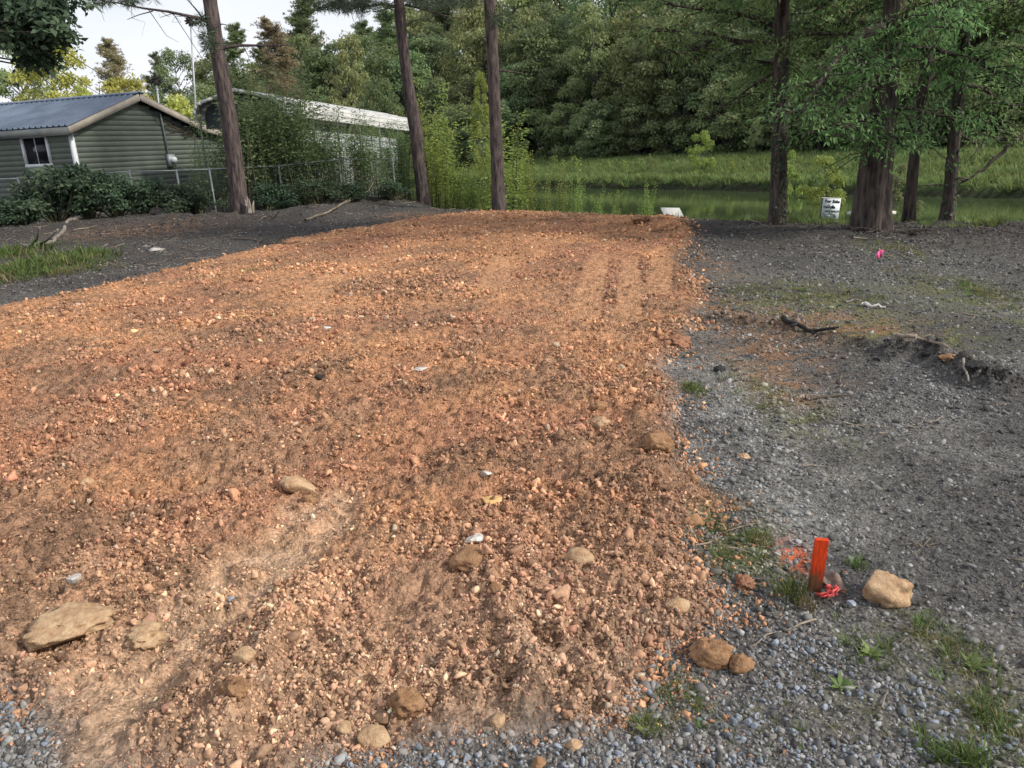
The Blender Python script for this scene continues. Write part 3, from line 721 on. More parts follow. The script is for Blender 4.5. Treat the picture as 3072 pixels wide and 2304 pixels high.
def pine(seed, H=15.0, cr=2.6, cb=.45, nb=90, m_needles=24, wid=.06, ln=.30):
    r = np.random.default_rng(seed); tr = MB(); c_ = MB()
    P = np.array([[r.normal(0, .06) * k, r.normal(0, .06) * k, H * k / 9] for k in range(10)]); R0 = .012 * H + .04
    tr.tube(P, np.linspace(R0, .03, 10), 8)
    for k in range(nb):
        t = (k + r.random()) / nb; z = H * (cb + (1 - cb) * t)
        L = cr * (1 - .75 * t) * r.uniform(.6, 1.15) * (1 if t > .15 else .7); az = r.uniform(0, 6.28)
        b = P[min(8, int(z / H * 9))] * [1, 1, 0] + [0, 0, z]; d = np.array([math.cos(az), math.sin(az), .22 + .5 * t])
        e = b + d * L; tr.tube([b, b + d * L * .5 - [0, 0, .06 * L], e], [.05, .035, .012], 4)
        for q in np.arange(.3, 1.05, .09):
            for s in range(2):
                c = b + d * L * q + r.normal(0, 1, 3) * np.array([.16, .16, .09]) * L
                n = m_needles // 2; dd = r.normal(size=(n, 3)); dd /= np.linalg.norm(dd, axis=1)[:, None]; dd[:, 2] = np.abs(dd[:, 2]) * .9 - .1
                cv = np.clip(.5 + r.normal(0, .2), 0, 1)
                c_.leaves(np.repeat(c[None], n, 0) + dd * .05, dd, r.normal(size=(n, 3)), ln * r.uniform(.7, 1.2, n), wid, np.clip(cv * .6 + .4 * r.random(n), 0, 1))
    return tr, c_
def plant_tree(name, mt, mc, loc, s, rz, label, cat='tree', group=None, mcrown=None, names=('trunk', 'crown')):
    t = thing(name, label, cat, loc, rz, group)
    a = link(names[0], mt, t); b = link(names[1], mc, t)
    t.scale = s if hasattr(s, '__len__') else (s, s, s)
    if mcrown is not None:
        b.material_slots[0].link = 'OBJECT'; b.material_slots[0].material = mcrown
    return t
BL = []
for i in range(6):
    a, b = broadleaf(300 + i, 12, 3.0 + .25 * i, [.18, .10, .24, .06, .16, .12][i], 60, 150, .30)
    BL.append((a.mesh('trunk', M_barkg, True), b.mesh('crown', M_lf_mid, False)))
PN = []
for i in range(3):
    a, b = pine(330 + i, 15, 2.9, [.45, .5, .38][i])
    PN.append((a.mesh('trunk', M_barkg, True), b.mesh('crown', M_lf_blue, False)))
SH = []
for i in range(4):
    a, b = broadleaf(350 + i, 5, 2.0, .02, 34, 140, .20, True)
    SH.append((a.mesh('trunk', M_barkg, True), b.mesh('crown', M_lf_mid, False)))

# the far wood: one mass of trees (instances of whole trees)
def merged(tr, cr, mcrown):
    """one mesh with trunk and crown, for the far wood"""
    def arr(me):
        V = np.empty(len(me.vertices) * 3, np.float32); me.vertices.foreach_get('co', V)
        lt = np.empty(len(me.polygons), np.int32); me.polygons.foreach_get('loop_total', lt)
        vi = np.empty(len(me.loops), np.int32); me.loops.foreach_get('vertex_index', vi)
        a = np.empty(len(me.vertices), np.float32); me.attributes['lv'].data.foreach_get('value', a)
        st = np.concatenate([[0], np.cumsum(lt)[:-1]])
        q = vi[(st[lt == 4])[:, None] + np.arange(4)]; t = vi[(st[lt == 3])[:, None] + np.arange(3)]
        return V.reshape(-1, 3), q, t, a
    V1, q1, t1, a1 = arr(tr); V2, q2, t2, a2 = arr(cr)
    polys = [q1, q2 + len(V1)] + ([t1] if len(t1) else []); mi = np.concatenate([np.zeros(len(q1)), np.ones(len(q2)), np.zeros(len(t1))])
    return mesh_np('wood_tree', np.concatenate([V1, V2]), polys, [tr.materials[0], mcrown], mi, smooth=False, attrs={'lv': np.concatenate([a1, a2])})
FM = [merged(*BL[0], M_lf_dark), merged(*BL[1], M_lf_mid), merged(*BL[2], M_lf_blue), merged(*BL[3], M_lf_mid), merged(*BL[4], M_lf_dark), merged(*BL[5], M_lf_blue),
      merged(*PN[0], M_lf_blue), merged(*PN[1], M_lf_dark), merged(*SH[0], M_lf_mid), merged(*SH[1], M_lf_dark), merged(*SH[2], M_lf_blue), merged(*BL[0], M_lf_sunpale), merged(*BL[3], M_lf_tan)]
pts, rots, scls, pks = [], [], [], []
def fadd(x, y, s, k, sz=1.0):
    pts.append((x, y, hz(x, y) - .1)); rots.append((0, 0, rng.uniform(0, 6.28))); scls.append((s, s, s * sz)); pks.append(k)
# edge of the wood follows the far shore, set back
edge = [(-34, 74), (-20, 72), (-8, 68), (0, 62), (6, 56), (14, 48), (21, 40), (28, 33), (40, 24), (60, 14)]
edge = np.array(edge, float)
el = np.concatenate([[0], np.cumsum(np.hypot(*np.diff(edge, axis=0).T))])
def along(t): return np.array([np.interp(t, el, edge[:, 0]), np.interp(t, el, edge[:, 1])])
def nrm(t):
    d = along(min(t + 1, el[-1])) - along(max(t - 1, 0)); d /= np.linalg.norm(d); return np.array([-d[1], d[0]]) if (np.array([-d[1], d[0]]) @ [0.4, 1]) > 0 else np.array([d[1], -d[0]])
t = 0.0
while t < el[-1]:                     # shrubby hem
    p = along(t) + nrm(t) * rng.uniform(-1.2, 1.2); fadd(p[0], p[1], rng.uniform(.55, 1.05), rng.integers(8, 11)); t += rng.uniform(1.3, 2.1)
for off, gap, s0, s1 in ((4.5, 2.6, .9, 1.4), (8.5, 2.8, 1.1, 1.7), (14, 3.2, 1.2, 2.0), (22, 3.6, 1.5, 2.3)):
    t = rng.uniform(0, 2)
    while t < el[-1]:
        p = along(t) + nrm(t) * (off + rng.uniform(-1, 1)); fadd(p[0], p[1], rng.uniform(s0, s1), rng.integers(8, 11)); t += gap * rng.uniform(.7, 1.3)
for row, (off, gap, s0, s1) in enumerate(((2.5, 3.1, .5, .8), (6.5, 3.6, .75, 1.0), (11.5, 4.0, .95, 1.25), (18, 4.6, 1.1, 1.4), (27, 5.5, 1.25, 1.6))):
    t = rng.uniform(0, 3)
    while t < el[-1]:
        p = along(t) + nrm(t) * (off + rng.uniform(-1.5, 1.5))
        k = rng.integers(0, 6)
        if row >= 2 and rng.random() < .25: k = rng.integers(6, 8)
        if row >= 3 and rng.random() < .45: k = rng.choice([11, 11, 12])  # pale and tan crowns paint sunlit tops into the back rows
        if row in (0, 1, 2) and rng.random() < .12: k = 11
        sx = rng.uniform(s0, s1)
        if p[0] < -8: sx *= np.interp(p[0], [-34, -20, -8], [.62, .80, 1.0])
        fadd(p[0], p[1], sx, k, rng.uniform(.9, 1.15)); t += gap * rng.uniform(.7, 1.3)
scatter('far_wood', pts, rots, scls, pks, FM, 'dense dark green wood rising beyond the far bank of the pond', 'wood')

# trees one can tell apart: (u, v of the top, distance, kind, crown material, width, label)
def tree_px(u, v, Y, kind, mc, w, name, label, group=None, ground=None):
    p = yD(u, v, Y); z0 = hz(p[0], Y) if ground is None else ground
    H = p[2] - z0; src, h0 = {'b': (BL, 12.4), 'p': (PN, 15.6), 's': (SH, 5.3)}[kind[0]]
    mt, mcr = src[int(kind[1])]
    return plant_tree(name, mt, mcr, (p[0], Y, z0), (H / h0 * w, H / h0 * w, H / h0), (u * 7.3) % 6.28, label, 'tree', group, mc)
tree_px(238, 82, 96, 'p1', M_lf_tan, .95, 'pine_tree', 'tall gauzy pine standing alone on the left skyline above the metal roof')
tree_px(322, 112, 100, 'p2', M_lf_blue, .8, 'pine_tree', 'slim sparse pine between the gauzy pine and the antenna mast')
tree_px(372, 105, 92, 'b4', M_lf_blue, .75, 'skyline_tree', 'dark bushy tree just left of the antenna mast on the skyline')
tree_px(590, 40, 70, 'p0', M_lf_tan, 1.15, 'pine_tree', 'pine tinted tan as if sunlit rising above the wood right of the leftmost near pine')
tree_px(735, 70, 66, 'b1', M_lf_sunpale, .62, 'sun_tinted_tree', 'treetop tinted yellow green as if catching light above the carport roof')
tree_px(640, 70, 78, 'b2', M_lf_dark, .8, 'skyline_tree', 'dark round crowned tree beside the tan tinted pine')
tree_px(860, 22, 74, 'p2', M_lf_dark, 1.2, 'pine_tree', 'dark pine crown on the skyline behind the leaning middle pine')
tree_px(1145, 12, 68, 'b0', M_lf_sunpale, .75, 'sun_tinted_tree', 'treetop tinted bright yellow green as if sunlit right of the straight pine')
tree_px(1010, 8, 72, 'b5', M_lf_sunpale, .7, 'sun_tinted_tree', 'treetop tinted yellow green as if sunlit between the leaning and the straight pine')
tree_px(820, 150, 40, 'b3', M_lf_bamb, .62, 'willow_tree', 'feathery pale green tree leaning over the end of the carport')
tree_px(1030, 155, 52, 'b1', M_lf_brt, .35, 'poplar_tree', 'narrow light green tree standing left of the straight pine')
tree_px(95, 70, 46, 'b2', M_lf_sun, .8, 'sun_tinted_tree', 'tree tinted golden green as if sunlit behind the left end of the roof')
tree_px(20, 95, 50, 'b0', M_lf_mid, .85, 'skyline_tree', 'loose leafed green tree at the left picture edge')
tree_px(165, 175, 44, 's1', M_lf_sun, .6, 'sun_tinted_tree', 'small treetop tinted golden green as if sunlit behind the middle of the roof')
tree_px(262, 152, 48, 's0', M_lf_sun, .7, 'sun_tinted_tree', 'rounded tree tinted yellow green as if sunlit just left of the roof peak')
tree_px(390, 192, 42, 's2', M_lf_sun, .9, 'sun_tinted_tree', 'bushy tree tinted yellow green as if sunlit between the gable and the carport')
tree_px(440, 180, 58, 'b4', M_lf_mid, .7, 'skyline_tree', 'mid green tree filling the gap behind the leftmost near pine')
tree_px(1520, 275, 41, 's2', M_lf_brt, .72, 'cypress_tree', 'small light green conifer standing on the far bank at the water')
tree_px(1790, 330, 27, 's3', M_lf_brt, .8, 'bank_shrub', 'round bright shrub on the far bank between the two nearest right trunks')
tree_px(1712, 318, 30, 's1', M_lf_brt, .5, 'bank_shrub', 'thin pale shrub on the far bank right of the ivy clad trunk')
tree_px(1632, 255, 44, 'b5', M_lf_mid, .5, 'bank_tree', 'slender dark stemmed tree on the grass left of the ivy clad trunk')

for u, v, Y, w, lb_ in ((1350, 345, 46, .8, 'low round weed shrub on the far bank left of the light conifer'), (1405, 330, 43.5, .5, 'slim pale shrub on the far bank near the light conifer'), (1580, 345, 38.5, .8, 'greyish low shrub on the far bank right of the light conifer'), (1945, 350, 24.5, .8, 'leafy shrub on the far bank behind the slim dark trunk'), (1240, 335, 50, .7, 'small dark shrub on the far bank seen between the sparse saplings')):
    tree_px(u, v, Y, 's' + str(int(u) % 4), M_lf_brt if u % 2 == 0 else M_lf_mid, w, 'bank_shrub', lb_)
# ---- three near pines, traced from their bases
def trunk_from_px(pts_px, Y, widths, top_z, n_ring=26, sides=16, seed=0, flare=1.35):
    P = np.array([yD(u, v, Y) for u, v in pts_px]); W = np.array(widths) * K / FPX / 2
    dist = np.array([np.linalg.norm(p - cC) for p in P]); Rr = W * dist
    P[0, 2] = hz(P[0, 0], Y) - 0.12
    dirv = (P[-1] - P[-2]) / (P[-1, 2] - P[-2, 2])
    extra = [P[-1] + dirv * dzz for dzz in np.linspace((top_z - P[-1, 2]) / 4, top_z - P[-1, 2], 4)]
    Rx = [Rr[-1] * f for f in (.85, .65, .4, .12)]
    P = np.concatenate([P, extra]); Rr = np.concatenate([Rr, Rx])
    zs = np.concatenate([np.linspace(P[0, 2], P[0, 2] + .9, 10), np.linspace(P[0, 2] + 1.05, P[-1, 2], n_ring)])
    Q = np.stack([np.interp(zs, P[:, 2], P[:, 0]), np.interp(zs, P[:, 2], P[:, 1]), zs], 1); R = np.interp(zs, P[:, 2], Rr)
    R = R * (1 + (flare - 1) * np.exp(-(zs - zs[0]) / .28))
    r = np.random.default_rng(seed); ph = r.uniform(0, 6.28, 6)
    def wob(t, a):
        fl = np.exp(-t * 18)
        return 1 + .05 * np.sin(3 * a + ph[0] + 3 * t) + .035 * np.sin(7 * a + ph[1] - 9 * t) + .03 * np.sin(23 * t * 6.28 + 2 * a + ph[2]) + fl * .22 * np.sin(5 * a + ph[3])
    return Q, R, wob
def needle_tufts(mb, r, C, n=46, ln=.20, w=.012):
    for c in C:
        d = r.normal(size=(n, 3)); d /= np.linalg.norm(d, axis=1)[:, None]; d[:, 2] = d[:, 2] * .7 - .05
        mb.leaves(np.repeat(np.asarray(c)[None], n, 0) + d * .02, d, r.normal(size=(n, 3)), ln * r.uniform(.7, 1.2, n), w, r.random(n))
def branch_px(mb, pts_px, Y, r0, r1, dy=0.0):
    P = np.array([yD(u, v, Y) for u, v in pts_px]); P[:, 1] += np.linspace(0, dy, len(P))
    mb.tube(P, np.linspace(r0, r1, len(P)), 6); return P
def near_pine(label, base, Y, px, wd, top, seed, branches, tops):
    t = thing('pine_tree', label, 'tree', (yD(*base, Y)[0], Y, 0))
    off = np.array(t.location)
    r = np.random.default_rng(seed)
    Q, R, wob = trunk_from_px(px, Y, wd, top, 60, 18, seed)
    mb = MB(); mb.tube(Q - off, R, 20, wob=wob); mb.obj('trunk', M_pine, t, True)
    ends = []
    for bl in branches:
        b = MB(); P = branch_px(b, bl[0], Y, bl[1], bl[2], bl[3] if len(bl) > 3 else 0)
        for k in range(bl[4] if len(bl) > 4 else 5):          # side twigs
            i = r.uniform(.25, 1) * (len(P) - 1); p = P[int(i)] + (P[min(len(P) - 1, int(i) + 1)] - P[int(i)]) * (i % 1)
            q = p + r.normal(0, .35, 3) + [0, 0, -.12]; s = q + r.normal(0, .25, 3)
            b.tube([p, q, s], [bl[2] * .8, bl[2] * .5, bl[2] * .25], 4); ends.append(s)
        b.V = [v - off for v in b.V]; b.obj('branch', M_pine, t, True)
    cr = MB(); C = []
    for (u, v, ru, rv, k) in tops:                            # needle masses seen at the top of the frame
        for _ in range(k): C.append(yD(u + r.normal(0, ru), v + r.normal(0, rv), Y + r.normal(0, .6)))
    for k in range(260):                                       # crown above
        z = r.uniform(top * .55, top + .3); q = 2.6 * (1.1 - (z - top * .55) / (top * .55)) * math.sqrt(r.random()); a = r.uniform(0, 6.28)
        C.append(np.array([Q[-1, 0] + q * math.cos(a), Y + q * math.sin(a), z]))
    needle_tufts(cr, r, C, 40, .22, .014); cr.V = [v - off for v in cr.V]
    cr.obj('crown', M_needle, t)
    lb = MB()
    for k in range(22):
        z = r.uniform(top * .55, top); a = r.uniform(0, 6.28); L = 2.2 * (1.15 - z / top) + .6
        c = np.array([np.interp(z, Q[:, 2], Q[:, 0]), Y, z]); lb.tube([c, c + [L * .6 * math.cos(a), L * .6 * math.sin(a), .1], c + [L * 1.2 * math.cos(a), L * 1.2 * math.sin(a), .35]], [.05, .03, .01], 5)
    lb.V = [v - off for v in lb.V]; lb.obj('crown_limbs', M_pine, t, True)
    return t
near_pine('leaning brown pine trunk in front of the carport with a bare branch reaching left', (520, 470), 19.9,
          [(522, 470), (513, 400), (503, 320), (492, 240), (480, 170), (468, 100), (459, 40), (453, 0)], [34, 32, 31, 30, 28, 26, 25, 25], 12.5, 1,
          [([(462, 60), (440, 42), (410, 36), (370, 28), (320, 22), (270, 12), (215, 4)], .05, .012, -.4, 10),
           ([(440, 42), (425, 22), (410, 5), (400, -15)], .025, .008, 0, 4), ([(330, 24), (300, 32), (275, 42)], .014, .006, 0, 3), ([(475, 105), (510, 97), (560, 96), (632, 93)], .05, .015, .3, 3), ([(466, 55), (480, 52), (492, 54)], .02, .008, 0, 1), ([(474, 100), (462, 108), (452, 100)], .03, .01, 0, 3)],
          [(230, 2, 18, 5, 12), (290, 2, 22, 4, 8), (455, 100, 5, 6, 8), (432, 48, 10, 5, 6), (445, 72, 3, 16, 6)])
near_pine('crooked leaning pine trunk at the right end of the carport', (916, 435), 23.3,
          [(918, 437), (911, 390), (903, 330), (899, 285), (890, 235), (880, 170), (870, 90), (862, 0)], [28, 26, 25, 27, 24, 22, 21, 20], 13.5, 2,
          [([(872, 60), (890, 46), (915, 40)], .035, .01, 0, 2), ([(862, 18), (830, 8), (790, 14), (745, 16), (715, 4)], .05, .012, 0, 8), ([(875, 10), (915, 20), (960, 34), (1010, 42)], .04, .01, 0, 6)],
          [(760, 10, 36, 9, 60), (720, 8, 20, 6, 22), (810, 12, 25, 10, 20), (930, 6, 35, 7, 30)])
near_pine('straight slim pine trunk in the middle by the pond', (1076, 446), 20.1,
          [(1078, 447), (1075, 400), (1072, 320), (1069, 240), (1066, 160), (1062, 80), (1058, 0)], [28, 26, 25, 24, 24, 23, 22], 13, 3,
          [([(1066, 150), (1095, 154), (1130, 158)], .03, .01, 0, 2), ([(1062, 90), (1048, 80), (1030, 84)], .02, .006, 0, 2)], [(1070, 30, 12, 18, 10), (980, 6, 30, 6, 16)])

# ---- right-hand trees with hanging foliage
def hanging_tree(label, base, Y, trunks, top, seed, limbs, nlimb, zlo, reach, ivy=0, name='oak_tree', fill=1.0):
    off = np.array([yD(*base, Y)[0], Y, 0.0]); t = thing(name, label, 'tree', off)
    r = np.random.default_rng(seed); mb = MB(); Qs = []
    for px, wd, tz in trunks:
        Q, R, wob = trunk_from_px(px, Y, wd, tz, 60, 22, seed + len(Qs), 1.14); Qs.append((Q, R)); mb.tube(Q - off, R, 26, wob=wob)
    mb.obj('trunk', M_bark, t, True)
    Q, R = Qs[0]
    lb = MB(); lf = MB(); tips = []
    def limb(P, r0):
        P = np.asarray(P); tt = np.linspace(0, 1, len(P)); lb.tube(P - off, r0 * (1 - .85 * tt), 6)
        L = np.linalg.norm(np.diff(P, axis=0), axis=1).sum()
        for k in range(int(8 * L * fill)):
            s = r.uniform(.22, 1); p = np.array([np.interp(s, tt, P[:, j]) for j in range(3)])
            az = r.uniform(0, 6.28); l = r.uniform(.35, .95); e = p + np.array([math.cos(az) * l, math.sin(az) * l, r.uniform(-.45, .15) * l - .05])
            m = (p + e) / 2 + [0, 0, .08]; lb.tube(np.array([p, m, e]) - off, [.012, .008, .003], 4)
            tips.append((p, m, e))
    for pp, r0, dy in limbs:
        P = np.array([yD(u, v, Y) for u, v in pp]); P[:, 1] += np.linspace(0, dy, len(P)); limb(P, r0)
    for k in range(nlimb):
        z = zlo + (top - zlo) * (k + r.random()) / nlimb * .95; az = r.uniform(0, 6.28)
        L = reach * r.uniform(.6, 1.1) * (1 - .45 * max(0, z - 4) / max(1, top - 4))
        c = np.array([np.interp(z, Q[:, 2], Q[:, 0]), Y, z]); d = np.array([math.cos(az), math.sin(az), 0])
        up = r.uniform(-.02, .35)
        limb([c, c + d * L * .35 + [0, 0, up * L * .5], c + d * L * .7 + [0, 0, up * L * .6], c + d * L + [0, 0, up * L * .45 - .12 * L]], .03 + .012 * L)
    for p, m, e in tips:
        k = int(r.integers(26, 40)); s = r.uniform(.1, 1.05, k)[:, None]
        C = np.where(s < .5, p + (m - p) * s * 2, m + (e - m) * (s - .5) * 2) + r.normal(0, .06, (k, 3))
        ax = (e - p) / np.linalg.norm(e - p); D = ax * .5 + r.normal(0, .6, (k, 3)) + [0, 0, -.45]
        cv = np.clip(.45 + r.normal(0, .22), 0, 1)
        Ln = r.uniform(.055, .11, k)
        lf.leaves(C - off, D, r.normal(0, .5, (k, 3)) + [0, 0, 1], Ln, Ln * .34, np.clip(cv * .65 + .35 * r.random(k), 0, 1))
    lb.obj('limbs', M_bark, t, True); lf.obj('crown', M_lf_near, t)
    if ivy:
        iv = MB(); z = r.uniform(.05, 2.6, ivy) ** 1.0; a = r.uniform(-2.6, .6, ivy); x = np.interp(z, Q[:, 2], Q[:, 0]); rr = np.interp(z, Q[:, 2], R) * 1.05
        C = np.stack([x + rr * np.cos(a), Y + rr * np.sin(a), z], 1) - off; Nn = np.stack([np.cos(a), np.sin(a), np.full(ivy, .3)], 1)
        iv.leaves(C, r.normal(0, .6, (ivy, 3)) + [0, 0, -.6], Nn + r.normal(0, .35, (ivy, 3)), r.uniform(.05, .09, ivy), .05, r.random(ivy)); iv.obj('ivy', M_lf_bush, t)
    return t
hanging_tree('ivy clad brown trunk on the pond edge left of the for sale sign', (1678, 484), 13.2,
             [([(1680, 486), (1680, 420), (1682, 320), (1684, 220), (1688, 100), (1690, 0)], [34, 31, 29, 28, 27, 26], 9.5)], 9.5, 11,
             [([(1680, 95), (1640, 85), (1590, 96), (1540, 82), (1480, 78), (1420, 72), (1372, 72)], .045, -.6), ([(1540, 84), (1500, 110), (1450, 122), (1425, 116)], .03, -.6), ([(1685, 60), (1620, 30), (1550, 20), (1470, 5), (1400, -10)], .05, .4), ([(1690, 80), (1750, 78), (1800, 84)], .05, -.6), ([(1680, 150), (1640, 180), (1600, 215), (1560, 240)], .03, .8)], 24, 2.3, 3.0, ivy=420, fill=1.4)
hanging_tree('thick double trunk tree with ridged bark right of the for sale sign', (1885, 490), 11.9,
             [([(1888, 492), (1892, 430), (1900, 330), (1908, 240), (1916, 150), (1926, 60), (1936, 0)], [58, 52, 46, 42, 40, 38, 37], 11), ([(1858, 488), (1864, 430), (1876, 330), (1893, 240), (1908, 170), (1918, 110)], [34, 30, 27, 26, 24, 20], 4.6)], 11, 12,
             [([(1915, 55), (1850, 75), (1790, 120), (1740, 170), (1690, 230), (1655, 262)], .075, -1.2), ([(1830, 90), (1800, 140), (1770, 180)], .03, -1.5), ([(1900, 170), (1850, 190), (1790, 225), (1735, 270), (1705, 290)], .045, -.9), ([(1905, 230), (1950, 235), (2020, 255), (2060, 275)], .045, -.5), ([(1905, 245), (1860, 250), (1800, 275), (1755, 300)], .04, -.8),
              ([(1920, 100), (1990, 110), (2060, 150), (2120, 200)], .05, -1.0), ([(1890, 285), (1915, 300), (1950, 318)], .03, -.7), ([(1930, 40), (1990, 10), (2060, -20)], .06, -.6), ([(1895, 262), (1870, 290), (1850, 310), (1870, 322)], .03, -.6)], 26, 2.3, 3.4, fill=1.4)
hanging_tree('slim dark trunk right behind the thick double trunk tree', (1963, 478), 12.9,
             [([(1964, 478), (1968, 420), (1974, 350), (1984, 280), (1996, 180), (2006, 80), (2014, 0)], [22, 20, 19, 19, 18, 17, 16], 8)], 8, 13, [([(1985, 270), (1960, 280), (1930, 283)], .02, .2)], 16, 2.0, 2.8, fill=1.2)
hanging_tree('slim mossy trunk at the far right of the four lakeside trunks', (2046, 482), 12.6,
             [([(2044, 482), (2052, 420), (2058, 340), (2066, 260), (2074, 180), (2082, 80), (2088, 0)], [27, 21, 20, 19, 18, 17, 16], 8.5)], 8.5, 14, [([(2064, 285), (2100, 310), (2150, 300), (2205, 290)], .03, -.3), ([(2075, 180), (2130, 190), (2190, 220), (2230, 240)], .035, .3), ([(2080, 120), (2140, 110), (2200, 120)], .035, -.5)], 18, 1.9, 3.2, ivy=160, fill=1.3)
# dead leaning branch over the far bank at the right
def stick(name, label, pts, r0, r1, m=M_twig, cat='branch', twigs=3, seed=0, group=None):
    P = np.array(pts, float); off = P[0].copy(); r = np.random.default_rng(seed); mb = MB()
    tt = np.linspace(0, 1, len(P)); t2 = np.linspace(0, 1, len(P) * 3)
    Q = np.stack([np.interp(t2, tt, P[:, j]) for j in range(3)], 1); Q[1:-1] += r.normal(0, r0 * .35, (len(Q) - 2, 3))
    mb.tube(Q - off, np.linspace(r0, r1, len(Q)), 7)
    L = np.linalg.norm(P[-1] - P[0])
    for k in range(twigs):
        p = Q[int(r.uniform(.3, .95) * len(Q))]; d = (P[-1] - P[0]) / L + r.normal(0, .6, 3); d[2] = abs(d[2]) * .4
        mb.tube(np.array([p, p + d * .12 * L, p + d * .25 * L + r.normal(0, .03 * L, 3)]) - off, [r1 * 1.2, r1, r1 * .5], 5)
    return mb.obj(name, m, None, True, label=label, cat=cat, group=group, loc=off)
stick('dead_branch', 'bare dead limb slanting down toward the water at the right edge', [yD(u, v, 15.5) for u, v in ((2215, 290), (2170, 320), (2130, 360), (2100, 385), (2062, 402))], .05, .015, M_bark, twigs=5, seed=3)

# ---- oak at the left edge (trunk outside the frame, foliage hanging in)
t = thing('oak_tree', 'dark leafed oak hanging into the top left corner', 'tree', (-12.8, 15.5, 0)); off = np.array(t.location)
r = np.random.default_rng(21); mb = MB(); P = np.array([(-12.8, 15.5, -.1), (-12.7, 15.5, 2), (-12.4, 15.5, 4), (-12.2, 15.4, 6.5), (-12.3, 15.3, 9)]); mb.tube(P - off, [.34, .27, .22, .16, .05], 14); mb.obj('trunk', M_bark, t, True)
lb = MB(); C = []
for u, v, ru, rv, k in ((70, 25, 42, 22, 20), (30, 60, 30, 30, 14), (110, 60, 18, 14, 9), (60, 100, 26, 16, 9), (120, 95, 9, 7, 3), (85, 140, 12, 14, 4), (20, 10, 20, 14, 8), (165, 12, 5, 3, 1)):
    for _ in range(k): C.append(yD(u + r.normal(0, ru * .6), v + r.normal(0, rv * .6), 15.5 + r.normal(0, .5)))
for c in C[::2]:
    b = np.array([-12.3, 15.5, max(3.5, c[2] - 1)]); lb.tube(np.array([b, (b + c) / 2 + [0, 0, .3], c]) - off, [.05, .03, .008], 5)
for k in range(40): a = r.uniform(0, 6.28); C.append(np.array([-13.5 + 2.4 * math.cos(a) * r.random(), 15.3 + 2.6 * math.sin(a) * r.random(), r.uniform(5.5, 10)]))
lb.obj('limbs', M_bark, t, True)
lf = MB(); blob_crown(lf, r, np.array(C) - off, r.uniform(.25, .5, len(C)), 120, .14, .55); lf.obj('crown', M_lf_bush, t)

# ---- thicket of shoots along the fence
def shoots(seed, n=16, h=3.2, spread=.8, leaf=.085, per=95, bare=.25, w=.45):
    r = np.random.default_rng(seed); st = MB(); lf = MB()
    for k in range(n):
        b = np.array([r.normal(0, spread), r.normal(0, spread * .45), -.1]); H = h * r.uniform(.55, 1.08); ln = r.normal(0, .10, 2)
        P = np.array([b + np.array([ln[0] * H * s * s, ln[1] * H * s * s, H * s]) for s in np.linspace(0, 1, 6)])
        st.tube(P, np.linspace(.016, .004, 6), 5)
        m = int(per * H / h); s = bare + (1 - bare) * r.random(m) ** .8
        C = np.stack([np.interp(s, np.linspace(0, 1, 6), P[:, j]) for j in range(3)], 1); a = r.uniform(0, 6.28, m); q = r.uniform(.02, .38, m) * (1.15 - s) ** .5
        C = C + np.stack([np.cos(a) * q, np.sin(a) * q, q * .5], 1)
        D = np.stack([np.cos(a), np.sin(a), r.uniform(-.5, .6, m)], 1); cv = r.uniform(.2, .8)
        Ln = leaf * r.uniform(.6, 1.3, m)
        lf.leaves(C, D, r.normal(0, .5, (m, 3)) + [0, 0, .8], Ln, Ln * w, np.clip(cv * .6 + .4 * r.random(m), 0, 1))
    return st, lf
TH = []
for i in range(5):
    a, b = shoots(400 + i, 18, 3.2, .6, .10, 210, .08, .42); TH.append((a.mesh('stems', M_stem, True), b.mesh('leaves', M_lf_bamb, False)))
TL = [((575, 445), 22.6, .85), ((605, 445), 23.2, 1.1), ((640, 442), 22.4, .9), ((668, 440), 23.0, 1.0), ((700, 438), 22.4, .74), ((730, 436), 23.2, .86), ((760, 434), 22.7, .62), ((790, 432), 23.2, .72), ((825, 430), 22.9, .6), ((860, 428), 23.8, .6), ((885, 426), 24.2, .75), ((545, 450), 22.2, .95), ((485, 455), 22.6, .62), ((450, 458), 22.4, .5), ((560, 448), 23.0, 1.22), ((625, 444), 22.8, 1.15)]
nm = ['right behind the leftmost near pine', 'hiding the near end of the carport', 'before the carport shoulder', 'under the start of the white carport side', 'low before the trailer wall', 'before the trailer middle', 'short under the carport eave', 'thin before the trailer window', 'before the dark trailer window', 'at the last carport post', 'beside the crooked pine', 'between the pine and the carport arch', 'low left of the leftmost near pine', 'lowest by the gable wall', 'tallest left under the carport arch', 'tall at the right side of the carport arch']
for i, ((u, v), Y, s) in enumerate(TL):
    p = yD(u, v, Y); plant_tree('thicket_clump', *TH[i % 5], (p[0], Y, hz(p[0], Y)), (s * 1.1, s, s * 1.02), i * 1.7, 'clump of thin green shoots ' + nm[i], 'thicket', 'shoot thicket along the fence', None, ('stems', 'leaves'))
SPL = []
for i in range(4):
    a, b = shoots(420 + i, 11, 3.4, .26, .09, 215, .10, .5); SPL.append((a.mesh('stems', M_stem, True), b.mesh('leaves', M_lf_brt, False)))
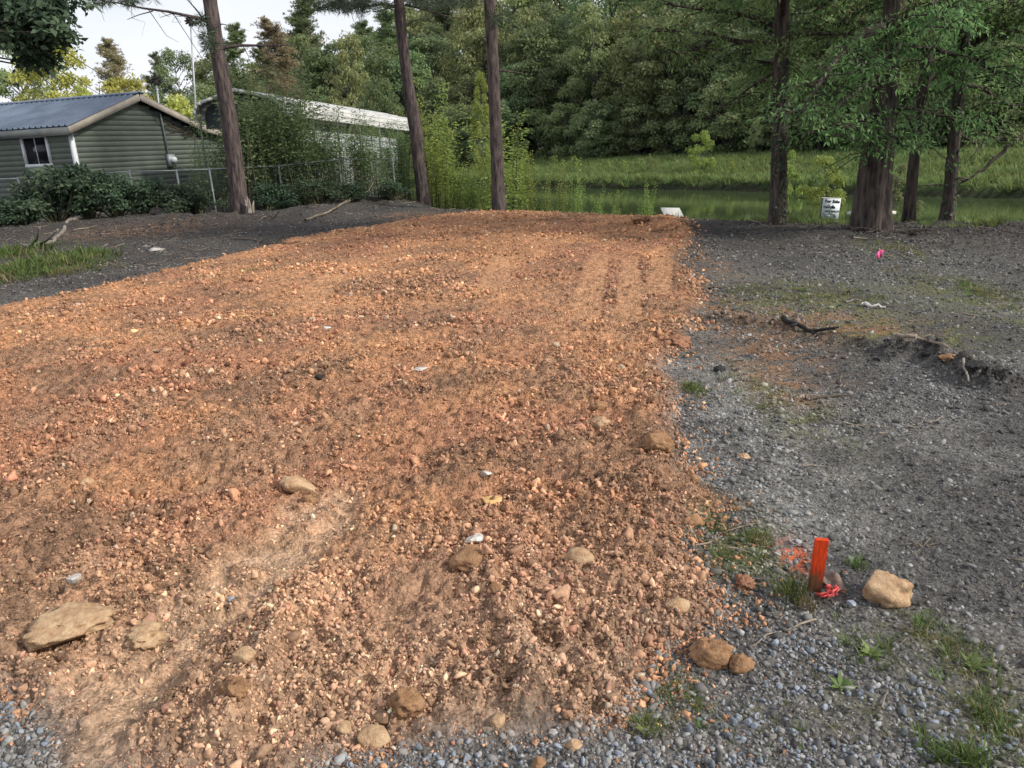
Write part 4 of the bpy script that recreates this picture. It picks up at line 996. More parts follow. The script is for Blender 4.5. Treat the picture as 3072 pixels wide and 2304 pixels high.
SL = [((940, 432), 24.0, .95, 'tall bright green saplings right of the crooked pine'), ((962, 432), 23.4, .72, 'bushy bright saplings two steps right of the crooked pine'), ((985, 433), 23.0, .60, 'low bright saplings midway between crooked and straight pine'), ((1010, 434), 22.6, .5, 'lowest bright saplings near the straight pine on its left'), ((1040, 436), 22.2, .55, 'bright saplings touching the straight pine on its left'),
      ((1098, 440), 21.6, 1.0, 'tall bright sapling touching the straight pine on its right'), ((1146, 442), 21.8, .88, 'bright slender sapling standing alone right of the straight pine'), ((1215, 444), 21.5, .66, 'left one of two sparse saplings before the water'), ((1250, 446), 21.2, .64, 'right one of two sparse saplings before the water'), ((1395, 448), 19.2, .5, 'thin pale sapling at the end of the dirt pad'), ((925, 430), 25.2, 1.25, 'tallest pale saplings behind the crooked pine'), ((1332, 447), 20.0, .42, 'small faint sapling at the pad end left of the white board'), ((1120, 440), 22.4, .8, 'leafy bright sapling in the gap just right of the straight pine'), ((1182, 443), 21.9, .5, 'short sapling between the lone slender one and the sparse pair'), ((1290, 446), 20.8, .5, 'low sapling right of the sparse pair'), ((955, 430), 24.6, 1.15, 'tall feathery saplings behind the bushy bright ones'), ((1062, 436), 22.8, .9, 'tall sapling close behind the straight pine')]
for i, ((u, v), Y, s, lb_) in enumerate(SL):
    p = yD(u, v, Y); k = .75 if i > 5 else 1.25
    if i > 5: k = .6
    plant_tree('sapling', *SPL[i % 4], (p[0], Y, hz(p[0], Y)), (s * k, s * k, s), i * 2.1, lb_, 'sapling', 'bright saplings at the pond side', None, ('stems', 'leaves'))

# ---- bushes before the house
BU = []
for i in range(3):
    r = np.random.default_rng(440 + i); lf = MB(); st = MB()
    C = np.stack([r.normal(0, .42, 34), r.normal(0, .3, 34), r.uniform(.12, 1.0, 34) ** .8], 1); C[:, :2] *= (1.15 - .5 * C[:, 2:3])
    blob_crown(lf, r, C, r.uniform(.18, .32, 34), 90, .10, .5)
    for c in C: st.tube([[c[0] * .2, c[1] * .2, -.05], c * [.7, .7, .55], c], [.018, .012, .004], 4)
    BU.append((st.mesh('stems', M_stem, True), lf.mesh('leaves', M_lf_bush, False)))
for i, (u, v, Y, sx, sz, lb_) in enumerate(((125, 482, 20.6, 1.1, 1.12, 'big dark leafy bush under the white framed window'), (195, 478, 20.9, .8, .95, 'dark bush at the foot of the white corner trim'), (255, 476, 21.2, .8, .85, 'dark bush in front of the left half of the gable'), (15, 492, 20.2, .8, .62, 'low dark bush at the left picture edge'),
                                            (310, 474, 21.3, .7, .72, 'weedy bush with white blossoms under the gable'), (380, 470, 21.4, .8, .62, 'low dark bush below the electric meter'), (430, 468, 21.6, .7, .7, 'dark bush left of the leftmost near pine'), (60, 488, 20.0, .7, .5, 'low broad leafed weed bush at the bottom of the big bush'), (690, 452, 21.9, .6, .55, 'dark bush at the foot of the carport shoots'), (610, 456, 21.8, .65, .6, 'dark bush just right of the leftmost near pine'), (770, 446, 22.3, .55, .4, 'low dark bush under the carport middle'), (850, 440, 23.0, .5, .4, 'low dark bush left of the crooked pine'))):
    Y = Y - .6; p = yD(u, v, Y); plant_tree('bush', *BU[i % 3], (p[0], Y, hz(p[0], Y)), (sx * 1.35, sx * 1.2, sz * 1.12), i * 2.4, lb_, 'bush', 'bushes along the chain link fence', None, ('stems', 'leaves'))

# ------------------------------------------------------------------ house
TH_H = rad(20)
M_side = noisy('vinyl_siding', (.135, .165, .140), (.185, .212, .180), 2.2, 6, .6, .3, lo=.3, hi=.7)
M_wood = noisy('sunpatch_fascia', (.30, .27, .23), (.46, .42, .36), 3, 6, .8, .2, lo=.3, hi=.7)  # pale noise patches paint sun flecks onto the rake boards
M_fgr = noisy('grey_fascia', (.12, .14, .145), (.18, .19, .19), 3, 5, .8)
M_roof = noisy('metal_roof', (.075, .105, .155), (.13, .17, .235), 1.2, 5, .42, .5, metal=.2)
M_trim = noisy('white_trim', (.62, .66, .70), (.74, .77, .80), 4, 4, .6)
M_glass = mat('dark_glass', (.012, .014, .018), .12, .4)
M_grey = noisy('grey_metal', (.25, .27, .29), (.38, .40, .42), 6, 4, .45, .5, metal=.3)
M_blkw = mat('black_wire', (.02, .02, .02), .6)
hs = thing('house', 'low green sided house with a blue grey metal roof', 'house', (-12.6, 23.6, 0), -TH_H)
W, LEN, EV, RG = 5.2, 9.0, 2.55, 3.45
def wallh(y): return EV + (RG - EV) * (1 - abs(y - W / 2) / (W / 2)) if y < W else 2.55 - (y - W) * .13
core = MB(); core.box((-LEN / 2, W / 2, EV / 2 - .1), (LEN - .06, W - .06, EV + .1))
v = [(-.03, .03, EV), (-.03, W - .03, EV), (-.03, W / 2, RG - .05), (-LEN + .03, .03, EV), (-LEN + .03, W - .03, EV), (-LEN + .03, W / 2, RG - .05)]
core.add(v, [[0, 3, 5, 2], [1, 2, 5, 4]], [[0, 2, 1], [3, 4, 5]]); core.box((-LEN / 2, W + 1.0, 1.1), (LEN - .06, 2.0, 2.3)); core.obj('wall', M_side, hs)
pitch = .155
def board(mb, p, q, zb, zt, out):
    """clapboard from p to q: bottom edge stands proud"""
    p = np.array(p); q = np.array(q); o = np.array(out)
    a = [*(p + o * .022), zb]; b = [*(q + o * .022), zb]; c = [*(q + o * .006), zt]; d = [*(p + o * .006), zt]; e = [*p, zb]; f = [*q, zb]
    mb.add([a, b, c, d, e, f], [[0, 1, 2, 3], [4, 5, 1, 0]])
z = .12
while z < EV - .02:
    zt = min(z + pitch, EV); mb = MB()
    # front wall, split round the window
    for x0, x1 in (((-LEN, -1.98), (-.92, -.06)) if (zt > 1.48 and z < 2.38) else ((-LEN, -.06),)): board(mb, (x0, 0), (x1, 0), z, zt, (0, -1))
    mb.obj('siding_board', M_side, hs); z += pitch
z = .12
while z < RG - .06:
    zt = min(z + pitch, RG - .03); mb = MB()
    y0 = .06 if zt < EV else W / 2 * (zt - EV) / (RG - EV) + .02; y1 = W - .0 if zt < EV else W - W / 2 * (zt - EV) / (RG - EV) - .02
    board(mb, (0, y0), (0, y1), z, zt, (1, 0)); mb.obj('siding_board', M_side, hs)
    if zt < 2.2:
        mb = MB(); board(mb, (0, W + .03), (0, W + 2.0), z, zt, (1, 0)); mb.obj('siding_board', M_side, hs)
    z += pitch
# roof of ribbed sheets
ov, gv = .30, .32
def slope_sheet(x0, x1, y0, z0, y1, z1, rib=.23):
    mb = MB(); xs = []; hh = []
    x = x0
    while x < x1 - .001:
        for dx, h in ((0, 0), (.05, 0), (.07, .042), (.10, .042), (.12, 0)):
            if x + dx <= x1: xs.append(x + dx); hh.append(h)
        x += rib
    xs.append(x1); hh.append(0); xs = np.array(xs); hh = np.array(hh); nrmz = 1.0
    V = np.concatenate([np.stack([xs, np.full(len(xs), y0), z0 + hh], 1), np.stack([xs, np.full(len(xs), y1), z1 + hh], 1)]); m = len(xs)
    k = np.arange(m - 1); mb.add(V, np.stack([k, k + 1, k + 1 + m, k + m], 1))
    V2 = V[[0, m - 1, 2 * m - 1, m]] - [0, 0, .02]; mb.add(V2, [[0, 3, 2, 1]])
    return mb
sl = (RG - EV) / (W / 2); zt = RG + .12
x = -LEN - gv
while x < gv - .05:
    x1 = min(x + .92, gv)
    slope_sheet(x, x1, -ov, zt - sl * (W / 2 + ov), W / 2, zt).obj('roof_sheet', M_roof, hs)
    slope_sheet(x, x1, W + ov, zt - sl * (W / 2 + ov), W / 2, zt).obj('roof_sheet', M_roof, hs)
    x += .92
mb = MB(); mb.bar((-LEN - gv, W / 2 - .09, zt + .01), (gv + .02, W / 2 - .09, zt + .01), .2, .03, (0, -sl, 1)); mb.bar((-LEN - gv, W / 2 + .09, zt + .01), (gv + .02, W / 2 + .09, zt + .01), .2, .03, (0, sl, 1)); mb.obj('ridge_cap', M_roof, hs)
ye, ze = -ov, zt - sl * (W / 2 + ov)
mb = MB(); mb.box((-LEN / 2, ye + .02, ze - .13), (LEN + 2 * gv - .02, .03, .2)); mb.obj('eave_fascia', M_fgr, hs)
mb = MB(); mb.bar((gv - .02, ye + .02, ze - .12), (gv - .02, W / 2, zt - .12), .035, .2, (0, -1, .3)); mb.obj('rake_board', M_wood, hs)
mb = MB(); mb.bar((gv - .02, W + ov, ze - .12), (gv - .02, W / 2 + .02, zt - .12), .035, .2, (0, 1, .3)); mb.obj('rake_board', M_wood, hs)
mb = MB(); mb.box((-LEN / 2, -ov / 2 + .01, ze - .235), (LEN + 2 * gv - .1, ov - .02, .012)); mb.obj('soffit', M_fgr, hs)
# lean-to behind
slope_sheet(-LEN * .4, gv, W + ov + 2.3, 2.13, W + ov - .02, ze + .03).obj('lean_to_roof', M_trim, hs)
mb = MB(); mb.bar((gv - .02, W + ov, ze - .10), (gv - .02, W + ov + 2.3, 2.03), .035, .17, (0, .2, 1)); mb.obj('rake_board', M_wood, hs)
mb = MB(); mb.box((.0, 0, EV / 2 + .02), (.11, .11, EV - .1)); mb.obj('corner_trim', M_trim, hs)
wn_ = MB(); wx0, wx1, wz0, wz1 = -1.95, -.95, 1.51, 2.35
for a, b in (((wx0, wz0), (wx1, wz0)), ((wx0, wz1), (wx1, wz1))): wn_.box(((wx0 + wx1) / 2, -.02, a[1]), (wx1 - wx0 + .09, .08, .09))
for xx in (wx0, wx1): wn_.box((xx, -.02, (wz0 + wz1) / 2), (.09, .078, wz1 - wz0 - .09))
wf = wn_.obj('window', M_trim, hs)
mb = MB(); mb.box(((wx0 + wx1) / 2, .0, (wz0 + wz1) / 2), (wx1 - wx0 - .09, .02, wz1 - wz0 - .09)); mb.obj('pane', M_glass, wf)
mb = MB(); mb.box(((wx0 + wx1) / 2, -.018, (wz0 + wz1) / 2), (.022, .02, wz1 - wz0 - .09)); mb.obj('mullion', M_trim, wf)
mb = MB(); mb.tube([(.07, 3.62, 2.98), (.07, 3.66, 1.68)], .032, 8); mb.obj('conduit', M_grey, hs)
mt = MB(); mt.box((.09, 3.72, 1.48), (.12, .30, .42)); mo = mt.obj('meter_box', M_grey, hs)
mb = MB(); mb.tube([(.14, 3.74, 1.5), (.2, 3.74, 1.5), (.27, 3.74, 1.5), (.275, 3.74, 1.5)], [.11, .11, .09, .01], 16); mb.obj('meter_dial', M_trim, mo)
mb = MB(); r = np.random.default_rng(5)
for k in range(7):                                          # bare vines under the eave
    y0 = r.uniform(2.6, 4.0); P = [(.06, y0 + s * r.uniform(.2, .55) * 2, wallh(min(W - .1, y0 + s)) - .18 - r.uniform(0, .25)) for s in np.linspace(0, 1.6, 7)]; mb.tube(P, .012, 4)
mb.obj('dead_vines', M_twig, hs)

# antenna mast and short roof pole
def mast(name, label, u0, v0, u1, v1, Y, rr, head):
    b = yD(u0, v0, Y); tp = yD(u1, v1, Y); z0 = hz(b[0], Y); base = b + (b - tp) / (tp[2] - b[2]) * (b[2] - z0); base[2] = z0
    t = thing(name, label, 'mast', base); o = base
    mb = MB(); mb.tube(np.array([base - [0, 0, .1], (base + tp) / 2, tp]) - o, [rr, rr * .9, rr * .7], 8); mb.obj('pole', M_grey, t, True)
    mb = MB(); r = np.random.default_rng(9)
    for k in range(head): d = r.normal(size=3); d /= np.linalg.norm(d); mb.tube(np.array([tp, tp + d * .13, tp + d * .26]) - o, [.03, .045, .015], 5)
    mb.obj('pole_head', M_blk, t, True)
mast('antenna_mast', 'tall thin pole with a dark tufted head behind the carport', 424, 250, 411, 45, 38, .05, 30)
mast('roof_pole', 'short pole with a dark round head behind the roof peak', 343, 225, 337, 172, 34, .05, 26)
for k, (a, b, lb_) in enumerate((((60, 50), (275, 195), 'upper thin overhead wire running down to the roof peak'), ((20, 75), (265, 232), 'lower thin overhead wire behind the gold tinted tree'))):
    P0 = yD(*a, 17 + k); P1 = yD(*b, 33); P0 = P0 + (P0 - P1) * .7; mb = MB(); tt = np.linspace(0, 1, 16)
    mb.tube((P0 + (P1 - P0) * tt[:, None] - np.array([0, 0, 1.0]) * (.35 * tt * (1 - tt))[:, None]) - P0, .010, 5); mb.obj('overhead_wire', M_blkw, None, True, label=lb_, cat='wire', loc=P0)

# ------------------------------------------------------------------ carport with trailer
TC = rad(18)
A = yD(850 / K, 345 / K, 24.0)
M_cpw = noisy('white_panel_rusty', (.30, .31, .31), (.52, .52, .51), 2.5, 8, .55, .3, stretch=(3, .6, 3), lo=.3, hi=.6)
M_cpf = noisy('carport_frame', (.11, .13, .145), (.18, .20, .22), 5, 4, .5, .4, metal=.3)
cp = thing('carport', 'long white metal carport with rounded eaves half hidden by shoots', 'carport', (A[0], A[1], hz(A[0], A[1])), 0)
cp.rotation_euler = (-.047, 0, -TC); zb = hz(A[0], A[1])
CW, CL = 3.1, 9.2; ez = A[2] - zb
prof = [(0, ez - .02), (.0, ez + .16), (-.04, ez + .32), (-.14, ez + .45), (-.3, ez + .52), (-.75, ez + .63), (-1.15, ez + .73), (-CW / 2, ez + .82)]
prof = prof + [(-CW - a, b) for a, b in prof[-2::-1]]
for i in range(len(prof) - 1):
    (xa, za), (xb, zb_) = prof[i], prof[i + 1]; mb = MB()
    ex = np.array([xb - xa, 0, zb_ - za]); nx = np.array([-(zb_ - za), 0, xb - xa]); nx /= -np.linalg.norm(nx)
    if i < 7: pass
    o0 = np.array([xa, 0, za]); o1 = np.array([xb, 0, zb_])
    up = nx if nx[2] > 0 or abs(nx[2]) < .2 else -nx
    e0 = o0 + ex * .02; e1 = o1 - ex * .02
    prv = [(e0, .0), (e0 * .85 + e1 * .15, .018), (e0 * .7 + e1 * .3, .0), (e1, .0)]
    V = []; 
    for yy in (-.2, CL + .2):
        for p, h in prv: V.append(p + [0, yy, 0] + up * h)
    m = len(prv); k = np.arange(m - 1); mb.add(V, np.stack([k, k + 1, k + 1 + m, k + m], 1)); mb.obj('roof_panel', M_cpw, cp)
    for s in ():
        pass
for yy in np.linspace(0, CL, 7):
    mb = MB(); P = [(-.03, yy, -.6), (-.03, yy, ez)] + [(a * .985 - .015, yy, b - .05) for a, b in prof[1:-1]] + [(-CW + .03, yy, ez), (-CW + .03, yy, -.6)]
    mb.tube(P, .035, 6, cap=False); mb.obj('hoop', M_cpf, cp, True)
mb = MB(); P = [(-.0, -.2, ez)] + [(a, -.215, b - .03) for a, b in prof[1:-1]] + [(-CW, -.2, ez)]
for p, q in zip(P[:-1], P[1:]): mb.bar(p, q, .02, .09, (0, 0, 1) if abs(p[0] - q[0]) > .05 else (1, 0, 0))
mb.obj('end_trim', M_cpw, cp)
mb = MB(); pe = [(a * .98 - .03, .25, b - .06) for a, b in prof]; pe = [(pe[0][0], .25, ez - .25)] + pe + [(pe[-1][0], .25, ez - .25)]
mid = (-CW / 2, .25, ez - .25); k = np.arange(1, len(pe) + 0)[:-1]
mb.add([mid] + pe, None, np.stack([np.zeros(len(pe) - 1, int), np.arange(1, len(pe)), np.arange(2, len(pe) + 1)], 1)); mb.obj('arch_shade_sheet', noisy('arch_shade', (.05, .06, .066), (.09, .10, .108), 3), cp)  # dark sheet added to stand for shade inside the arch
tl = thing('trailer', 'white box trailer parked under the carport behind the shoots', 'trailer', (A[0], A[1], hz(A[0], A[1])), 0); tl.rotation_euler = cp.rotation_euler
M_trl = noisy('trailer_white', (.30, .33, .35), (.44, .47, .48), 1.5, 6, .5, .3)
mb = MB(); mb.box((-1.55, 4.7, 1.28), (2.3, 7.6, 2.1)); mb.obj('body', M_trl, tl)
for k in range(9): mb = MB(); mb.box((-.392, 4.7, .42 + k * .22), (.016, 7.5, .03)); mb.obj('side_rib', M_trl, tl)
for y0, y1, z0, z1 in ((1.6, 2.7, 1.2, 1.85), (4.6, 5.8, 1.1, 1.7), (7.0, 7.5, .9, 1.9)):
    mb = MB(); mb.box((-.375, (y0 + y1) / 2, (z0 + z1) / 2), (.03, y1 - y0 + .1, z1 - z0 + .1)); w_ = mb.obj('window', M_cpf, tl)
    mb = MB(); mb.box((-.358, (y0 + y1) / 2, (z0 + z1) / 2), (.02, y1 - y0, z1 - z0)); mb.obj('pane', M_glass, w_)
for yy in (3.6, 4.6):
    mb = MB(); mb.tube([(-.45, yy, .22), (-.6, yy, .22)], .34, 18); mb.tube([(-.6, yy, .22), (-.45, yy, .22)], .34, 18); mb.obj('wheel', M_blk, tl, True)

# ------------------------------------------------------------------ chain link fence
FP = [yD(u, 480, 21.7) for u in (-60, 60, 185, 300, 400, 470)]
FP = [np.array([p[0], p[1] * 1.0, 0]) for p in FP] + [np.array([-6.2, 22.0, 0]), np.array([-4.6, 22.4, 0]), np.array([-3.2, 23.2, 0])]
fo = FP[0]; fe = thing('chain_link_fence', 'chain link fence with a pale top rail between bushes and house', 'fence', (fo[0], fo[1], 0))
for i, p in enumerate(FP):
    z0 = hz(p[0], p[1]); mb = MB(); mb.tube(np.array([(p[0], p[1], z0 - .1), (p[0], p[1], z0 + 1.24)]) - fo, .03, 8); mb.obj('post', M_cpf, fe, True)
for p, q in zip(FP[:-1], FP[1:]):
    za, zq = hz(p[0], p[1]) + 1.2, hz(q[0], q[1]) + 1.2; mb = MB(); mb.tube(np.array([(p[0], p[1], za), (q[0], q[1], zq)]) - fo, .022, 6); mb.obj('top_rail', M_cpf, fe, True)
    mb = MB(); L = np.hypot(*(q - p)[:2]); d = (q - p) / L
    for s in np.arange(-1.15, L, .075):
        for sg in (0, 1):
            a0, a1 = max(0, s), min(L, s + 1.15); 
            h0, h1 = a0 - s, a1 - s
            if sg: h0, h1 = 1.15 - h0, 1.15 - h1
            A_ = p + d * a0; B_ = p + d * a1; A_[2] = za - 1.18 + h0; B_[2] = zq - 1.18 + h1
            mb.tube(np.array([A_, B_]) - fo, .0016, 3, cap=False)
    mb.obj('wire_mesh', M_cpf, fe)

# ------------------------------------------------------------------ sign, bench, boards, flag
def text_mesh(s, size, m, name):
    cu = bpy.data.curves.new(name, 'FONT'); cu.body = s; cu.size = size; cu.align_x = 'CENTER'; cu.align_y = 'CENTER'; cu.extrude = .002; cu.offset = size * .03; cu.resolution_u = 3
    ob = bpy.data.objects.new(name, cu); COL.objects.link(ob)
    dg = bpy.context.evaluated_depsgraph_get(); dg.update(); me = bpy.data.meshes.new_from_object(ob.evaluated_get(dg)); bpy.data.objects.remove(ob)
    me.materials.clear(); me.materials.append(m); return me
M_sgn = noisy('sign_white', (.66, .70, .74), (.74, .78, .81), 5, 4, .5)
M_navy = mat('sign_navy', (.015, .025, .06), .6); M_sgrey = mat('sign_grey', (.22, .26, .30), .6)
S0 = yD(2488 / K, 655 / K, 15.2)
SW, SHH = .335, .375
sg = thing('for_sale_sign', 'white for sale yard sign with dark lettering by the pond', 'sign', (S0[0], 15.2, S0[2]), rad(-8)); sg.rotation_euler = (rad(-4), rad(4.5), rad(-8))
mb = MB(); mb.box((0, 0, SHH / 2), (SW, .012, SHH)); mb.obj('panel', M_sgn, sg)
gz0 = hz(S0[0], 15.2) - S0[2] - .15
for sx in (-1, 1):
    mb = MB(); mb.tube([(sx * (SW / 2 + .008), .01, gz0), (sx * (SW / 2 + .008), .01, SHH + .012)], .008, 6); mb.obj('stake_leg', M_navy, sg, True)
mb = MB(); mb.tube([(-SW / 2 - .03, .01, SHH + .012), (SW / 2 + .012, .01, SHH + .012)], .008, 6); mb.obj('frame_bar', M_sgn, sg, True)
def put(me, name, x, z, m=None):
    o = link(name, me, sg); o.location = (x, -.0075, z); o.rotation_euler = (rad(90), 0, 0); return o
put(text_mesh('For Sale', .085, M_navy, 'lettering'), 'lettering', .012, .325)
put(text_mesh('LAKE REALTY', .046, M_navy, 'lettering'), 'lettering', .03, .135)
put(text_mesh('Weiss', .05, M_navy, 'lettering'), 'lettering', -.085, .215)
mb = MB(); mb.add([(-.01, -.009, .235), (.07, -.009, .235), (.085, -.009, .19), (.01, -.009, .19)], [[0, 3, 2, 1]]); mb.box((.035, -.009, .245), (.012, .004, .03)); mb.obj('roof_logo', M_navy, sg)
mb = MB()
for a, b in (((-.09, .19), (-.045, .265)), ((-.045, .265), (.01, .17))): mb.bar((a[0], -.009, a[1]), (b[0], -.009, b[1]), .003, .009, (0, 0, 1))
mb.obj('roof_line', M_navy, sg)
mb = MB(); mb.box((-.10, -.009, .085), (.10, .003, .013)); mb.box((.035, -.009, .085), (.10, .003, .013)); mb.box((-.05, -.009, .045), (.12, .003, .03)); mb.box((.10, -.009, .05), (.045, .003, .06)); mb.obj('print_line', M_sgrey, sg)

M_wht = noisy('white_board', (.62, .61, .56), (.78, .77, .72), 6, 5, .6)
c = gD(1455, 458); p = yD(1455, 456, 15.8)
bd = thing('white_board', 'white painted board lying tilted at the end of the dirt pad', 'board', (p[0], 15.8, hz(p[0], 15.8) + .02), rad(8))
mb = MB(); R = np.array(Euler((rad(28), rad(4), 0)).to_matrix()); mb.box((0, 0, .20), (.40, .52, .03), R); mb.obj('panel', M_wht, bd)
mb = MB(); mb.box((0, .14, .08), (.28, .06, .34)); mb.obj('support_block', M_bark, bd)
p = yD(1882, 460, 13.6); z0 = hz(p[0], 13.6)
bn = thing('bench', 'white topped wooden bench behind the thick double trunk', 'bench', (p[0], 13.6, z0), rad(-3)); hb = p[2] - z0
mb = MB(); mb.box((0, 0, hb), (.74, .28, .05)); mb.obj('seat', M_wht, bn)
for sx in (-.27, .27): mb = MB(); mb.box((sx, 0, hb / 2 - .06), (.09, .22, hb + .06)); mb.obj('leg', M_fgr, bn)
mb = MB(); mb.box((0, -.1, hb - .09), (.5, .025, .09)); mb.obj('apron', M_fgr, bn)

M_pink = mat('flag_pink', (.80, .10, .28), .6); M_wire = mat('flag_wire', (.3, .3, .3), .4)
p = gD(1903, 572); fl = thing('marker_flag', 'small pink survey flag standing in the grey soil', 'flag', (p[0], p[1], hz(p[0], p[1])))
mb = MB(); mb.tube([(0, 0, -.05), (.004, 0, .08), (.012, 0, .165)], .003, 5); mb.obj('wire', M_wire, fl, True)
mb = MB(); g = np.linspace(0, 1, 6); V = []
for s in g: V += [(.012 - .09 * s, .02 * math.sin(s * 5), .165 - .02 * s - .02 * s * s), (.008 - .065 * s, .02 * math.sin(s * 5 + .6), .075 + .01 * s - .02 * s)]
k = np.arange(5)[:, None] * 2; mb.add(V, np.concatenate([k, k + 1, k + 3, k + 2], 1)); o = mb.obj('flag_sheet', M_pink, fl, True); o.modifiers.new('thick', 'SOLIDIFY').thickness = .0015

# ------------------------------------------------------------------ survey stake
M_org = mat('stake_paint', (.72, .075, .012), .55, .3); M_stw = noisy('stake_wood', (.10, .05, .025), (.20, .105, .05), 9, 6, bump=.3, stretch=(1, 1, .15))
nt = M_org.node_tree; b = nt.nodes['Principled BSDF']; tc = N(M_org, 'ShaderNodeTexCoord'); sp = N(M_org, 'ShaderNodeSeparateXYZ'); no = N(M_org, 'ShaderNodeTexNoise', Scale=28, Detail=5); mpn = N(M_org, 'ShaderNodeMapping'); mpn.inputs['Scale'].default_value = (2.4, 2.4, .35)
ad = N(M_org, 'ShaderNodeMath', operation='MULTIPLY_ADD'); rp = N(M_org, 'ShaderNodeValToRGB')
nt.links.new(tc.outputs['Object'], sp.inputs[0]); nt.links.new(tc.outputs['Object'], mpn.inputs['Vector']); nt.links.new(mpn.outputs['Vector'], no.inputs['Vector']); nt.links.new(no.outputs['Fac'], ad.inputs[0]); ad.inputs[1].default_value = .09; nt.links.new(sp.outputs['Z'], ad.inputs[2]); nt.links.new(ad.outputs[0], rp.inputs['Fac'])
e = rp.color_ramp.elements; e[0].position = .10; e[0].color = (.13, .06, .028, 1); e[1].position = .155; e[1].color = (.68, .060, .010, 1); e2 = e.new(.125); e2.color = (.40, .045, .012, 1)
n9 = N(M_org, 'ShaderNodeTexNoise', Scale=60, Detail=6, Roughness=.7); m9 = N(M_org, 'ShaderNodeMapRange'); m9.inputs['From Min'].default_value = .35; m9.inputs['From Max'].default_value = .6; m9.inputs['To Min'].default_value = .55; m9.inputs['To Max'].default_value = 1.05
nt.links.new(mpn.outputs['Vector'], n9.inputs['Vector']); nt.links.new(n9.outputs['Fac'], m9.inputs['Value'])
x9 = N(M_org, 'ShaderNodeMix'); x9.data_type = 'RGBA'; x9.blend_type = 'MULTIPLY'; x9.inputs['Factor'].default_value = 1; nt.links.new(rp.outputs['Color'], x9.inputs['A']); nt.links.new(m9.outputs['Result'], x9.inputs['B']); nt.links.new(x9.outputs['Result'], b.inputs['Base Color'])
b9 = N(M_org, 'ShaderNodeBump', Strength=.5, Distance=.002); nt.links.new(n9.outputs['Fac'], b9.inputs['Height']); nt.links.new(b9.outputs['Normal'], b.inputs['Normal'])
p = gD(1759, 1273); sk = thing('survey_stake', 'orange painted wooden survey stake beside the dirt pad', 'stake', (p[0], p[1], hz(p[0], p[1])), rad(-14)); sk.rotation_euler = (rad(-1), rad(3.0), rad(-14))
bm = bmesh.new(); bmesh.ops.create_cube(bm, size=1.0)
for v in bm.verts: v.co = Vector((v.co.x * .043, v.co.y * .020, v.co.z * .26 + .07 + (.003 if v.co.x > 0 and v.co.z > 0 else 0)))
bmesh.ops.bevel(bm, geom=bm.edges[:], offset=.0012, segments=2, affect='EDGES'); me = bpy.data.meshes.new('post'); bm.to_mesh(me); bm.free(); me.materials.append(M_org); link('post', me, sk)
M_tape = mat('tape_pink', (.80, .14, .13), .45, .3)
tp = thing('flagging_tape', 'crumpled pink flagging tape around the foot of the stake', 'tape', (p[0], p[1] - .015, hz(p[0], p[1])))
for k in range(5):
    r = np.random.default_rng(70 + k); n = 14; a0 = r.uniform(-2.8, -.3); P = np.stack([.034 * np.cos(a0 + np.linspace(0, 1.6, n)) + r.normal(0, .002, n), .026 * np.sin(a0 + np.linspace(0, 1.6, n)) - .006 * k, .010 + .008 * np.sin(np.linspace(0, 7, n) + k) + .004 * k], 1) + [.006 * k - .008, -.006, 0]
    V = np.stack([P, P + np.stack([r.normal(.006, .006, n), -np.full(n, .008), .014 + r.normal(0, .005, n)], 1)], 1).reshape(-1, 3); q = np.arange(n - 1)[:, None] * 2
    mb = MB(); mb.add(V, np.concatenate([q, q + 1, q + 3, q + 2], 1)); o = mb.obj('strip', M_tape, tp, False); o.modifiers.new('thick', 'SOLIDIFY').thickness = .0008
# dead leaf
M_dead = noisy('dead_leaf', (.11, .075, .06), (.22, .16, .13), 40, 6, .7, .2, bump=.4)
p2 = gD(1803, 1262); n = 13
uu, vv = np.meshgrid(np.linspace(-1, 1, n), np.linspace(-1, 1, n), indexing='ij')
wv = np.sqrt(np.clip(1 - uu ** 2, 0, 1)) * (1 - .2 * uu) * (1 + .12 * np.sin(9 * uu))
V = np.stack([uu * .05, vv * wv * .036, .008 + .013 * np.abs(vv) ** 1.5 * np.sin(2.2 + 2 * uu) + .010 * np.sin(5 * uu + 2 * vv)], -1).reshape(-1, 3); ii = np.arange(n * n).reshape(n, n)
me = mesh_np('dead_leaf', V, [np.stack([ii[:-1, :-1], ii[1:, :-1], ii[1:, 1:], ii[:-1, 1:]], -1).reshape(-1, 4)], M_dead)
o = link('dead_leaf', me, None, 'curled brown dead leaf on the ground right of the stake', 'leaf', loc=(p2[0], p2[1], hz(p2[0], p2[1]) + .004)); o.rotation_euler = (.2, .1, -.5); o.modifiers.new('thick', 'SOLIDIFY').thickness = .001

# grass tufts and weeds one can tell apart near the stake
for u, v, h, sp_, m, nb, sd_, lb_ in ((1705, 1290, .085, .05, M_grass, 150, 1, 'thick grass tuft just left of the orange stake'), (1850, 1222, .045, .035, M_grass, 90, 2, 'small dark grass tuft behind the big tan rock'), (1745, 1315, .06, .035, M_dry, 60, 3, 'yellowing grass tuft at the foot of the stake')):
    p = gD(u, v); link('grass_tuft', tuft_mesh('grass_tuft', m, nb, h, sp_, sd_, .0016, .55), None, lb_, 'grass', loc=(p[0], p[1], hz(p[0], p[1])))
def weed(label, u, v, s, nl, seed):
    p = gD(u, v); r = np.random.default_rng(seed); mb = MB(); a = np.arange(nl) * 2.4 + r.normal(0, .2, nl)
    D = np.stack([np.cos(a), np.sin(a), r.uniform(.3, 1.1, nl)], 1); mb.leaves(np.zeros((nl, 3)), D, np.repeat([[0, 0, 1.0]], nl, 0) + r.normal(0, .1, (nl, 3)), s * r.uniform(.7, 1.2, nl), s * .3, r.uniform(.4, 1, nl))
    mb.obj('weed', M_lush, None, label=label, cat='weed', loc=(p[0], p[1], hz(p[0], p[1])))
